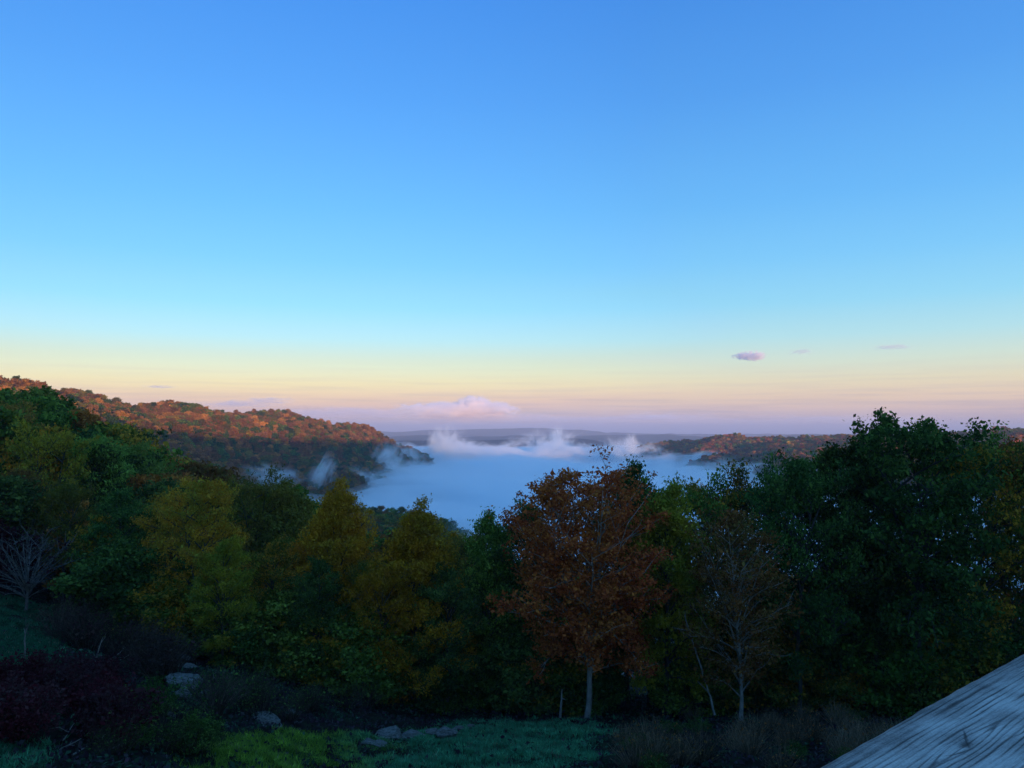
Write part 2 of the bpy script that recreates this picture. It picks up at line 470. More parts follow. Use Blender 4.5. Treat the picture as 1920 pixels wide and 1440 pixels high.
def gen_tree(seed, H=13., R=4.2, cb=2.5, prof='round', leaders=1, fork=0.4, nb=38, ns=6, cn=44, cr=0.42,
             leaf=0.092, tr=0.17, flat=0.6, lo=8, hi=60, skip=0.0, sides=5, twigs=True, wobble=.25):
    rng = np.random.default_rng(seed)
    P = PROF[prof]
    wood, cents = [], []
    # trunk and leaders
    base = [np.array([0, 0, -0.4])]
    fz = H * fork if leaders > 1 else H * 0.97
    m = 9
    wob = np.cumsum(rng.normal(0, wobble * 0.25, (m, 2)), 0) * (H / 13)
    zs = np.linspace(-0.4, fz, m)
    pl = np.stack([wob[:, 0] - wob[0, 0], wob[:, 1] - wob[0, 1], zs], 1)
    endr = tr * (0.68 if leaders > 1 else 0.08)
    rad = np.linspace(tr, endr, m); rad[0] *= 1.5; rad[1] *= 1.08
    wood.append(tube(pl, rad, 8))
    paths = []
    if leaders == 1:
        paths.append((pl, rad))
    else:
        for k in range(leaders):
            a = k / leaders * 2 * math.pi + rng.uniform(0, 1)
            s0 = pl[int(rng.integers(m - 3, m))]
            top = np.array([math.cos(a) * R * rng.uniform(.22, .5), math.sin(a) * R * rng.uniform(.22, .5), H * rng.uniform(.76, .90)])
            tt = np.linspace(0, 1, 8)[:, None]
            lp = s0 + (top - s0) * tt + np.stack([np.sin(tt[:, 0] * 2.5) * math.cos(a) * .35, np.sin(tt[:, 0] * 2.5) * math.sin(a) * .35, 0 * tt[:, 0]], 1)
            lr = np.linspace(endr * .85, endr * .12, 8)
            wood.append(tube(lp, lr, 6)); paths.append((lp, lr))
            paths.append((np.concatenate([pl[-5:-1], lp]), None))
    for k in range(nb):
        t = (k + rng.uniform(0, 1)) / nb
        t = t ** 0.78
        pth = paths[int(rng.integers(len(paths)))][0]
        ha = cb + (H * .95 - cb) * t
        reach = R * P(t) * rng.uniform(0.72, 1.08)
        el = RAD(lo + (hi - lo) * t + rng.normal(0, 8))
        h0 = max(cb * .7, ha - reach * math.tan(el) * 0.75)
        zz = pth[:, 2]
        h0 = min(max(h0, zz[0]), zz[-1] - .02)
        p0 = np.array([np.interp(h0, zz, pth[:, 0]), np.interp(h0, zz, pth[:, 1]), h0])
        a = k * 2.399 + rng.uniform(-.5, .5)
        # aim so that the tip lies on the crown's envelope round the tree's axis
        tip = np.array([math.cos(a) * reach, math.sin(a) * reach, min(H, ha + rng.normal(0, .3), (zz[-1] + rng.uniform(.1, .7)) if leaders > 1 else H)])
        tt = np.linspace(0, 1, 6)[:, None]
        bow = np.array([0, 0, 1.0]) * (np.sin(tt * math.pi) * reach * 0.10)
        bp = p0 + (tip - p0) * tt + bow + np.cumsum(rng.normal(0, .05, (6, 3)), 0) * tt * (H / 13)
        L = np.linalg.norm(tip - p0)
        br = max(0.015, min(tr * .42, L * .018))
        if twigs: wood.append(tube(bp, np.linspace(br, br * .25, 6), 4))
        for j in range(ns):
            s = 0.28 + 0.72 * (j + rng.uniform(0, 1)) / ns
            i0 = min(4, int(s * 5)); p = bp[i0] + (bp[i0 + 1] - bp[i0]) * (s * 5 - i0)
            dd = tip - p0; dd = dd / (np.linalg.norm(dd) + 1e-6)
            side = np.cross(dd, [0, 0, 1.]); side /= np.linalg.norm(side) + 1e-6
            d2 = dd * rng.uniform(.35, .9) + side * (1 if j % 2 else -1) * rng.uniform(.4, 1) + np.array([0, 0, rng.uniform(-.15, .5)])
            d2 /= np.linalg.norm(d2)
            l2 = L * rng.uniform(.18, .36)
            e = p + d2 * l2
            if twigs: wood.append(tube(np.stack([p, (p + e) / 2 + rng.normal(0, .04, 3), e]), [br * .35, br * .25, br * .12], 3))
            for s2 in (0.45, 0.75, 1.0):
                if rng.random() > skip: cents.append(p + d2 * l2 * s2 + rng.normal(0, .12, 3) * (H / 13))
        if rng.random() > skip: cents.append(tip)
    cents = np.array(cents)
    wv, wf = join(wood)
    cnt = rng.poisson(cn * np.exp(rng.normal(-.15, .6, len(cents))))
    cc = np.repeat(cents, cnt, axis=0)
    cs = np.repeat(rng.uniform(.6, 1.3, len(cents)), cnt)[:, None]
    cc = cc + np.clip(rng.normal(0, 1, cc.shape), -1.7, 1.7) * np.array([cr, cr, cr * flat]) * cs
    lv, lf = leaf_quads(rng, cc, leaf)
    return (wv, wf), (lv, lf)


def tree_meshes(name, bark, seed, **kw):
    (wv, wf), (lv, lf) = gen_tree(seed, **kw)
    return (mesh_np(name + '_trunk', wv, wf, [bark], smooth=True), mesh_np(name + '_crown', lv, lf, [M_LEAF]), float(np.percentile(lv[:, 2], 99.0)))


NEARV = {
    'oak': tree_meshes('oak', M_GREY, 23, H=13.6, R=4.3, cb=2.4, prof='oak', leaders=3, fork=.40, nb=62, ns=7, cn=33, cr=.28, leaf=.088, flat=.6, tr=.15, lo=12, hi=74),
    'tall': tree_meshes('tall', M_BARK, 12, H=16.5, R=4.6, cb=3.0, prof='broad', leaders=3, fork=.45, nb=56, ns=7, cn=26, cr=.32, leaf=.12, tr=.2),
    'round_a': tree_meshes('round_a', M_BARK, 13, H=13, R=4.0, cb=1.8, nb=46, ns=7, cn=32, cr=.32),
    'round_b': tree_meshes('round_b', M_BARK, 14, H=14, R=4.4, cb=2.4, prof='oak', leaders=2, fork=.35, nb=44, ns=7, cn=31, cr=.33),
    'round_c': tree_meshes('round_c', M_BARK, 15, H=13, R=3.6, cb=1.6, prof='column', nb=46, ns=7, cn=30, cr=.32),
    'airy': tree_meshes('airy', M_BARK, 16, H=13, R=3.8, cb=3.0, prof='broad', leaders=2, fork=.4, nb=34, ns=6, cn=26, cr=.34, skip=.15),
    'cone': tree_meshes('cone', M_BARK, 17, H=13.5, R=4.7, cb=1.5, prof='cone', nb=64, ns=6, cn=51, cr=.30, lo=12, hi=58, leaf=.085),
    'sparse': tree_meshes('sparse', M_GREY, 18, H=12, R=2.9, cb=1.8, prof='round', nb=54, ns=7, cn=16, cr=.3, tr=.11, skip=.15, wobble=.35, lo=22, hi=75, leaf=.08),
    'bare': tree_meshes('bare', M_PALE, 19, H=6.5, R=3.2, cb=1.2, prof='round', leaders=4, fork=.24, nb=40, ns=7, cn=1.2, cr=.2, tr=.12, skip=.4, lo=20, hi=75),
    'bush': tree_meshes('bush', M_BARK, 20, H=4.5, R=2.2, cb=.3, prof='round', leaders=3, fork=.1, nb=30, ns=5, cn=39, cr=.24, tr=.05, lo=15, hi=65, leaf=.09),
}
MIDV = [tree_meshes('mid_%d' % i, M_BARK, 30 + i, H=15, R=4.6, cb=3.2, prof=p, leaders=l, fork=.4, nb=34, ns=5, cn=15, cr=.5, leaf=.23, tr=.18)
        for i, (p, l) in enumerate([('round', 1), ('oak', 2), ('column', 1), ('oak', 3), ('cone', 1)])]

PAL = {
    'darkgreen': ((0.014, 0.040, 0.016), (0.030, 0.070, 0.022)),
    'green': ((0.028, 0.070, 0.018), (0.050, 0.105, 0.026)),
    'brightgreen': ((0.060, 0.150, 0.040), (0.040, 0.105, 0.030)),
    'olive': ((0.060, 0.068, 0.018), (0.035, 0.055, 0.018)),
    'yellowgreen': ((0.125, 0.140, 0.020), (0.060, 0.100, 0.020)),
    'yellow': ((0.190, 0.095, 0.008), (0.080, 0.078, 0.010)),
    'orange': ((0.200, 0.085, 0.016), (0.130, 0.075, 0.018)),
    'red': ((0.175, 0.040, 0.011), (0.165, 0.062, 0.012)),
    'rust': ((0.165, 0.070, 0.020), (0.100, 0.055, 0.020)),
    'gold': ((0.240, 0.088, 0.006), (0.140, 0.085, 0.008)),
    'brown': ((0.085, 0.050, 0.022), (0.045, 0.050, 0.020)),
    'crimson': ((0.034, 0.006, 0.008), (0.022, 0.011, 0.011)),
    'greenred': ((0.030, 0.062, 0.018), (0.090, 0.030, 0.014)),
    'greengold': ((0.030, 0.070, 0.018), (0.120, 0.085, 0.012)),
}


def put_tree(name, var, px, Y, top=None, height=None, pal='green', label='', group=None, rot=None, width=1.0, x=None):
    trunk, crown, H = var
    if x is None: x = (px - 960) / F * Y
    z = float(ground_z(x, Y))
    if height is None:
        zt = z_at(top, Y)
        height = zt - z
    s = height / H
    e = obj(name, None, loc=(x, Y, z), label=label, category='tree')
    e.empty_display_size = 0.2
    if group: e['group'] = group
    e.rotation_euler = (0, 0, RNG.uniform(0, 6.28) if rot is None else rot)
    e.scale = (s * width, s * width, s)
    obj('trunk', trunk, e)
    c = obj('crown', crown, e)
    c['tint'], c['tint_two'] = [list(v) for v in jitter(PAL[pal])]
    return e


def jitter(p, amt=0.18):
    k = float(np.exp(RNG.normal(0, amt)))
    h = RNG.uniform(-.12, .12)
    return [(float(a[0] * k * (1 + h)), float(a[1] * k * (1 - h * .5)), float(a[2] * k)) for a in p]


for _k in ('darkgreen', 'green', 'brightgreen', 'olive', 'yellowgreen', 'greengold', 'greenred', 'brown'):
    PAL[_k] = tuple((t_[0] * 1.45, t_[1] * .95, t_[2] * .6) for t_ in PAL[_k])
for _k in PAL: PAL[_k] = tuple(tuple(min(.46, c * 2.3) for c in t_) for t_ in PAL[_k])


# ------------------------------------------------------------------ trees at the field's far edge
HERO = [
    ('oak_tree', 'oak', 1094, 42, 888, 'red', 1.22, 'rust red oak with pale forked trunk, largest tree in the middle of the field edge', 0.6),
    ('tree', 'round_c', 1172, 48, 876, 'darkgreen', .75, 'narrow dark green tree directly behind the right shoulder of the rust red oak', None),
    ('tree', 'round_a', 1212, 50, 922, 'darkgreen', .8, 'dark green tree between the rust red oak and the yellow green tree', None),
    ('tree', 'round_c', 1244, 44, 915, 'yellowgreen', .8, 'yellow green tree just right of the rust red oak', None),
    ('tree', 'airy', 1290, 48, 892, 'green', .8, 'airy green tree with a tufted top, right of the yellow green tree', None),
    ('tree', 'airy', 1352, 49, 888, 'greengold', .9, 'airy olive green tree with a broad broken top left of the tall thin trunk', None),
    ('tree', 'sparse', 1378, 40.5, 960, 'brown', 1.0, 'thin bare-trunked tree with sparse brown leaves in front of the green wall', 1.0),
    ('tree', 'airy', 1416, 48, 882, 'greenred', .8, 'green tree with reddish tips left of the dark right-hand trees', None),
    ('tree', 'round_b', 1490, 43, 860, 'darkgreen', .8, 'dark green round tree, first of the dark trees on the right', None),
    ('tree', 'round_a', 1560, 45, 836, 'darkgreen', .8, 'dark green tree with a pointed top left of the tallest tree', None),
    ('tree', 'round_a', 1632, 47, 866, 'green', .7, 'dark tree in the dip just left of the tallest tree', None),
    ('tree', 'tall', 1712, 43, 786, 'darkgreen', 1.0, 'tallest dark green tree whose top rises above the horizon on the right', 2.2),
    ('tree', 'airy', 1812, 45, 812, 'greengold', .85, 'loose green tree right of the tallest tree with a tufted tip', None),
    ('tree', 'airy', 1876, 47, 818, 'green', .8, 'loose green tree near the right edge with feathery top', None),
    ('tree', 'round_b', 1945, 45, 828, 'greenred', .9, 'dark reddish green tree cut by the right edge of the picture', None),
    ('tree', 'round_a', 985, 48, 950, 'darkgreen', .8, 'dark green tree tucked behind the left side of the rust red oak', None),
    ('tree', 'round_c', 922, 47, 968, 'green', .75, 'green tree with a light crown left of the rust red oak', None),
    ('tree', 'airy', 868, 49, 982, 'olive', .8, 'thin olive tree between the golden cone and the green trees left of the oak', None),
    ('tree', 'cone', 786, 46, 958, 'gold', .88, 'golden cone-shaped tree, right one of the two golden cones', None),
    ('tree', 'cone', 638, 47, 920, 'gold', .84, 'tall orange gold cone-shaped tree, left and taller of the two cones', None),
    ('tree', 'round_b', 382, 45, 900, 'yellow', .85, 'yellow maple above the left end of the stone pile, broad crown', None),
    ('tree', 'round_a', 428, 43, 1010, 'yellowgreen', .8, 'low yellow green tree in front of the yellow maple', None),
    ('tree', 'airy', 470, 56, 884, 'olive', .8, 'olive brown tree with a pale feathery top right of the yellow maple', None),
    ('tree', 'round_c', 540, 57, 905, 'olive', .95, 'olive tree with gold tips left of the taller orange cone', None),
    ('tree', 'round_a', 520, 46, 1010, 'greengold', .8, 'low green tree with gold sprays below the olive trees', None),
    ('tree', 'round_b', 690, 46, 1045, 'greengold', .8, 'low dark tree with yellow sprays under the two golden cones', None),
    ('tree', 'round_a', 600, 44, 1050, 'darkgreen', .8, 'low dark green tree in front of the taller orange cone', None),
    ('tree', 'round_a', 840, 45, 1060, 'darkgreen', .8, 'low dark tree in front of the right golden cone', None),
    ('tree', 'round_b', 586, 49, 1010, 'gold', .9, 'round gold and olive crown pressed against the left of the taller cone', None),
    ('tree', 'round_b', 715, 44, 1062, 'gold', .9, 'low orange gold crown in the gap between the two cone trees', None),
    ('tree', 'round_a', 745, 46, 1075, 'greengold', .9, 'low green crown under the gap between the two cone trees', None),
    ('tree', 'round_b', 335, 50, 930, 'yellow', .9, 'gold crown pressed against the left of the yellow maple', None),
    ('tree', 'round_b', 16, 70, 758, 'orange', .75, 'orange brown tree at the left edge of the picture', None),
    ('tree', 'round_a', 70, 80, 752, 'green', .8, 'dark green tree on the left skyline beside the orange brown one', None),
    ('tree', 'airy', 92, 62, 795, 'yellowgreen', .85, 'pale yellow green tree on the left slope with thin bright foliage', None),
    ('tree', 'round_c', 150, 86, 776, 'darkgreen', .9, 'very dark green tree on the left skyline above the pale yellow green tree', None),
    ('tree', 'round_b', 178, 66, 820, 'brightgreen', .9, 'bright green broad tree in the middle of the left slope', None),
    ('tree', 'round_a', 252, 74, 835, 'brightgreen', .9, 'bright green tree right of the broad bright one on the left slope', None),
    ('tree', 'round_b', 40, 56, 880, 'brown', .8, 'brown tree low on the left slope behind the bare birch', None),
    ('tree', 'round_b', 130, 54, 905, 'olive', .85, 'dull olive tree behind the bare birch, right of the brown tree', None),
    ('tree', 'round_a', 235, 52, 920, 'darkgreen', .9, 'shadowed green tree left of the yellow maple', None),
    ('tree', 'airy', 300, 55, 930, 'olive', .9, 'thin grey green tree just left of the yellow maple', None),
]
for (nm, v, px, Y, top, pal, wd, lab, rot) in HERO:
    if v in ('oak', 'airy', 'round_b', 'tall'): wd *= .84
    put_tree(nm, NEARV[v], px, Y, top + 4, None, pal, lab, None, rot, wd)
b = put_tree('birch_tree', NEARV['bare'], 62, 45, 985, None, 'crimson', 'small leafless pale birch standing on the grass slope at the left edge', None, 0.3, 1.0)
put_tree('tree', NEARV['bush'], -8, 50, 985, None, 'crimson', 'dark crimson small tree at the left edge behind the bare birch')

# ---- ranks of trees behind, kept only where they show
sky = np.full(2400, 9999.0)     # lowest picture row reached so far, per column


def mark(px, top, w):
    a = int(max(0, px - w + 240)); b_ = int(min(2399, px + w + 240))
    if b_ > a:
        xs = np.arange(a, b_)
        cap = top + (1 - np.sqrt(np.clip(1 - ((xs - 240 - px) / w) ** 2, 0, 1))) * w * 0.9
        sky[a:b_] = np.minimum(sky[a:b_], cap)


for (nm, v, px, Y, top, pal, wd, lab, rot) in HERO:
    mark(px, top + 12, 2.6 * wd / Y * F * .8)
cand = []
for Y0, Y1, sp in ((51, 80, 5.0), (80, 160, 6.5), (160, 460, 8.0)):
    Y = Y0
    while Y < Y1:
        for x in np.arange(-0.78 * Y, 0.72 * Y, sp):
            cand.append((Y + RNG.uniform(0, sp * .8), x + RNG.uniform(-.4, .4) * sp))
        Y += sp * .9
cand.sort()
LABS = {
    'near': 'shadowed woodland tree in the dense ranks just behind the trees at the field edge',
    'mid': 'treetop on the wooded spur that falls from the left slope towards the fog',
}
count = 0
COLNAME = {'green': 'mid green', 'darkgreen': 'dark green', 'olive': 'olive', 'yellowgreen': 'yellow green', 'brown': 'brownish',
           'greengold': 'green and gold', 'orange': 'orange'}
REFS = [(0, 'the bare birch'), (150, 'the left grass slope'), (250, 'the bright green trees'), (382, 'the yellow maple'),
        (500, 'the olive trees'), (632, 'the taller orange cone tree'), (712, 'the gap between the cone trees'), (792, 'the right golden cone tree'),
        (880, 'the thin olive tree'), (985, 'the left edge of the rust red oak'), (1118, 'the rust red oak'), (1244, 'the yellow green tree'),
        (1378, 'the thin bare-trunked tree'), (1500, 'the first dark right tree'), (1632, 'the dip left of the tallest tree'),
        (1712, 'the tallest tree'), (1830, 'the feathery right-edge trees'), (1960, 'the far end of the rail')]


def near_ref(px):
    return min(REFS, key=lambda r: abs(r[0] - px))[1]


def spur_ref(px):
    for lim, w in ((60, 'at the far left edge'), (180, 'above the pale tree'), (300, 'above the bright green trees'), (400, 'above the yellow maple'),
                   (500, 'above the olive trees'), (600, 'left of the taller cone tree'), (700, 'just right of the taller cone tree'),
                   (800, 'behind the right golden cone tree'), (900, 'right of the golden cone trees')):
        if px < lim: return w
    return 'low behind the rust red oak'


mid_pal = ['green', 'darkgreen', 'olive', 'green', 'yellowgreen', 'brown', 'greengold', 'orange', 'darkgreen']
for Y, x in cand:
    px = 960 + x / Y * F
    z = float(ground_z(x, Y))
    h = RNG.uniform(11.5, 16.5)
    if 30 < px < 900 and 75 < Y: h = RNG.uniform(13.5, 17.5)
    top = 800 - (z + h) / Y * F
    if Y < 80:
        lim = np.interp(px, [-200, 0, 100, 200, 300, 400, 470, 600, 780, 900, 1000, 1200, 1450, 1600, 1750, 1920, 2100],
                        [755, 765, 785, 830, 880, 925, 905, 960, 1000, 1030, 1050, 1090, 1060, 1060, 1060, 1060, 1060])
        if Y < 64: lim = lim + 55
        if Y < 64 and px < 330: lim = lim + 70
        if top < lim:
            h = (-(lim + RNG.uniform(0, 25) - 800) / F * Y) - z
            top = lim
        if h < 6: continue
        if Y > 66 and RNG.random() < .35 and px > 600: continue
        if px > 1000 and Y > 60 and RNG.random() < .5: continue
        pal = mid_pal[int(RNG.integers(len(mid_pal)))] if px < 900 else ['darkgreen', 'green', 'darkgreen', 'greengold'][int(RNG.integers(4))]
        key = 'near'
    else:
        c = int(np.clip(px + 240, 3, 2396))
        w = 4.2 / Y * F
        a, b_ = int(max(0, c - w * .6)), int(min(2399, c + w * .6))
        if b_ <= a or top > sky[a:b_].max() - 3: continue
        pal = mid_pal[int(RNG.integers(len(mid_pal)))]
        key = 'mid'
    mark(px, top, 4.2 / Y * F)
    v = MIDV[int(RNG.integers(5 if key == 'near' and px < 900 else 4))]
    lab = ('tall ' if h > 14.5 else ('low ' if h < 12 else '')) + COLNAME[pal] + (' tree in the ranks behind ' + near_ref(px) if key == 'near' else ' treetop on the wooded spur ' + spur_ref(px))
    put_tree('tree', v, px, Y, None, h, pal, lab, 'trees ranked behind the field edge' if key == 'near' else 'trees of the wooded spur', x=x, width=RNG.uniform(.85, 1.15))
    count += 1
print('rank trees', count)

# ------------------------------------------------------------------ far woods (stuff, geometry nodes)


def far_tree(i, prof, H, R, leaders=1):
    (wv, wf), (lv, lf) = gen_tree(50 + i, H=H, R=R, cb=H * .3, prof=prof, leaders=leaders, nb=22, ns=3, cn=7, cr=.75, leaf=.62, tr=.16, twigs=False)
    n = len(wv)
    me = mesh_np('woodland_tree_%d' % i, np.concatenate([wv, lv]), [wf, lf + n], [M_BARK, M_LEAF],
                 np.concatenate([np.zeros(len(wf)), np.ones(len(lf))]))
    return me


FARM = [far_tree(0, 'round', 12, 4.2), far_tree(1, 'oak', 13, 4.6, 2), far_tree(2, 'column', 13, 3.8), far_tree(3, 'round', 11, 4.0), far_tree(4, 'cone', 13, 3.6)]
proto_spots = [(255, 700, 'red'), (330, 820, 'orange'), (480, 1000, 'green'), (560, 1060, 'orange'), (655, 1170, 'darkgreen')]
protos = []
plabs = ['russet tree high on the sunlit left ridge, leftmost of the five picked out there',
         'orange tree on the left ridge crest above the dip in the skyline',
         'green tree on the crest of the left ridge near its middle',
         'glowing orange tree on the sunlit brow of the left ridge',
         'dark pointed tree on the falling right shoulder of the left ridge']
for me, (px, Y, pal), lab in zip(FARM, proto_spots, plabs):
    x = (px - 960) / F * Y
    o = obj('tree', me, loc=(x, Y, float(ground_z(x, Y))), label=lab, category='tree')
    o['tint'], o['tint_two'] = [list(v) for v in jitter(PAL[pal])]
    protos.append(o)

gn = bpy.data.node_groups.new('woods_scatter', 'GeometryNodeTree')
gn.interface.new_socket('Geometry', in_out='INPUT', socket_type='NodeSocketGeometry')
gn.interface.new_socket('Geometry', in_out='OUTPUT', socket_type='NodeSocketGeometry')
g = NT(gn)
gi = g.n('NodeGroupInput'); go = g.n('NodeGroupOutput')
jn = g.n('GeometryNodeJoinGeometry')
for o in reversed(protos):
    oi = g.n('GeometryNodeObjectInfo'); oi.inputs['Object'].default_value = o
    oi.inputs['As Instance'].default_value = True
    g.link(oi.outputs['Geometry'], jn.inputs[0])


def named(kind, nm):
    nd = g.n('GeometryNodeInputNamedAttribute', data_type=kind); nd.inputs['Name'].default_value = nm
    return nd.outputs[0]


iop = g.n('GeometryNodeInstanceOnPoints')
g.link(gi.outputs[0], iop.inputs['Points']); g.link(jn.outputs[0], iop.inputs['Instance'])
iop.inputs['Pick Instance'].default_value = True
g.link(named('INT', 'pick'), iop.inputs['Instance Index'])
rot = g.n('ShaderNodeCombineXYZ'); g.link(named('FLOAT', 'turn'), rot.inputs[2])
g.link(rot.outputs[0], iop.inputs['Rotation'])
g.link(named('FLOAT_VECTOR', 'size'), iop.inputs['Scale'])
g.link(iop.outputs[0], go.inputs[0])


def woods(name, pts, pals, label, scale=1.0):
    """pts (n,3)"""
    n = len(pts)
    me = bpy.data.meshes.new(name); me.vertices.add(n); me.vertices.foreach_set('co', np.asarray(pts, np.float32).ravel())
    def attr(nm, ty, data, fld):
        a = me.attributes.new(nm, ty, 'POINT'); a.data.foreach_set(fld, np.asarray(data).ravel())
    keys = [p[0] for p in pals]; w = np.array([p[1] for p in pals], float); w /= w.sum()
    ch = RNG.choice(len(keys), n, p=w)
    t1 = np.array([PAL[k][0] for k in keys])[ch]; t2 = np.array([PAL[k][1] for k in keys])[ch]
    k = np.exp(RNG.normal(0, .22, n))[:, None]
    attr('tint', 'FLOAT_VECTOR', (t1 * k).astype(np.float32), 'vector')
    attr('tint_two', 'FLOAT_VECTOR', (t2 * k).astype(np.float32), 'vector')
    attr('pick', 'INT', RNG.choice(5, n, p=[.27, .27, .17, .24, .05]).astype(np.int32), 'value')
    attr('turn', 'FLOAT', RNG.uniform(0, 6.28, n).astype(np.float32), 'value')
    s = RNG.uniform(.8, 1.25, n) * scale
    attr('size', 'FLOAT_VECTOR', np.stack([s, s, s * RNG.uniform(.9, 1.15, n)], 1).astype(np.float32), 'vector')
    o = obj(name, me, kind='stuff', label=label)
    md = o.modifiers.new('scatter', 'NODES'); md.node_group = gn
    return o


def scatter(u0, u1, Y0, Y1, sp):
    out = []
    Y = Y0
    while Y < Y1:
        xs = np.arange(u0 * Y, u1 * Y, sp)
        out.append(np.stack([xs + RNG.uniform(-.45, .45, len(xs)) * sp, np.full(len(xs), Y) + RNG.uniform(-.45, .45, len(xs)) * sp], 1))
        Y += sp * .87
    return np.concatenate(out)


def visible(P, tol=8.0, s0=None):
    """drop what lies wholly behind nearer ground"""
    s = np.full(2400, 9999.0) if s0 is None else s0
    z = ground_z(P[:, 0], P[:, 1])
    order = np.argsort(P[:, 1]); keep = []
    px = 960 + P[:, 0] / P[:, 1] * F
    top = 800 - (z + 12) / P[:, 1] * F
    gr = 800 - (z + 8) / P[:, 1] * F
    for i in order:
        c = int(px[i] + 240)
        if c < 2 or c > 2397: continue
        if top[i] < s[c] + tol:
            keep.append(i)
        s[c - 2:c + 3] = np.minimum(s[c - 2:c + 3], gr[i])
    return np.stack([P[keep, 0], P[keep, 1], z[keep] - 0.8], 1)


PL = scatter(-.74, -.10, 330, 1750, 6.4)
PL = visible(PL)
far_l = woods('ridge_woods', PL, [('green', 2.2), ('darkgreen', 4.5), ('olive', 3.5), ('rust', 6), ('brown', 3.5), ('orange', 4), ('yellow', .8), ('greenred', 1.5)],
              'autumn woods covering the sunlit ridge on the left', 1.0)
PR = scatter(.12, .80, 750, 1900, 7.0)
PR = visible(PR)
woods('hill_woods', PR, [('green', 3), ('olive', 3), ('brown', 4), ('orange', 4), ('red', 4), ('yellow', 1.5)],
      'reddish autumn woods on the low hill across the fog on the right')
ang = RNG.uniform(RAD(95), RAD(265), 2600); rad = RNG.uniform(230, 560, 2600)
PB = np.stack([np.sin(ang) * rad, np.cos(ang) * rad], 1)
PB = np.concatenate([PB, np.zeros((len(PB), 1))], 1); PB[:, 2] = ground_z(PB[:, 0], PB[:, 1]) - .6
woods('hilltop_woods', PB, [('green', 4), ('olive', 3), ('brown', 3), ('orange', 2)], 'woods on the hill behind the viewpoint')
print('woods', len(PL), len(PR))


# ------------------------------------------------------------------ field: grass, undergrowth, shrubs, rocks


def on_ground(px, py):
    Y = np.arange(9, 90, .1)
    u = (px - 960) / F; v = (720 - py) / F
    y = math.cos(PITCH) - v * math.sin(PITCH); z = math.sin(PITCH) + v * math.cos(PITCH)
    g_ = ground_z(u / y * Y, Y)
    i = int(np.argmax(g_ >= z / y * Y))
    return float(u / y * Y[i]), float(Y[i]), float(g_[i])


def to_px(x, y, z):
    """where ground points stand in the photograph, used to lay out the patches of grass"""
    a = z / y
    v = (a * math.cos(PITCH) - math.sin(PITCH)) / (math.cos(PITCH) + a * math.sin(PITCH))
    yy = math.cos(PITCH) - v * math.sin(PITCH)
    return 960 + x / y * yy * F, 720 - v * F


def colour_mesh(name, v, f, cols, m):
    me = mesh_np(name, v, f, [m])
    a = me.color_attributes.new('blade_colour', 'FLOAT_COLOR', 'POINT')
    a.data.foreach_set('color', np.concatenate([cols, np.ones((len(cols), 1))], 1).astype(np.float32).ravel())
    return me


M_GRASS, t_ = mat('grass_blades')
_a = t_.n('ShaderNodeAttribute', attribute_name='blade_colour')
_d = t_.n('ShaderNodeBsdfDiffuse', inp={'Color': _a.outputs[0]})
_t = t_.n('ShaderNodeBsdfTranslucent', inp={'Color': _a.outputs[0]})
_m = t_.n('ShaderNodeMixShader', inp={0: 0.3, 1: _d.outputs[0], 2: _t.outputs[0]})
out_surface(t_, _m.outputs[0])


def patch_density(px, py, x, y):
    """how thick the grass stands and how yellow it is"""
    n1 = wav(x, y, 4.5, 21); n2 = wav(x, y, 1.7, 22)
    edge = np.interp(px, [300, 420, 560, 700, 860, 1000, 1150, 1210], [1400, 1378, 1362, 1372, 1352, 1346, 1350, 1368])
    main = np.clip((py - edge + n2 * 8) / 14, 0, 1) * np.clip((px - 320 + n1 * 25) / 60, 0, 1) * np.clip((1185 - px + n1 * 45 - (py - 1350) * .8) / 60, 0, 1)
    soil = (n1 * .7 + n2 * .6 + np.where((px > 560) & (px < 760), .45, 0) > 0.62) & (px < 860)
    main = np.where(soil, main * .12, main)
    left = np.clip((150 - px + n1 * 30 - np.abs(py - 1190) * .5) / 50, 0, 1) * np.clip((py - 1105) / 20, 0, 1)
    low = np.clip((110 - px + n1 * 30) / 50, 0, 1) * np.clip((py - 1385 + n2 * 15) / 30, 0, 1)
    yel = np.clip((760 - px + n1 * 90) / 160, 0, 1) * (px > 280)
    return np.maximum.reduce([main, left * .9, low * .8]), np.where(left > .2, -1.0, yel)


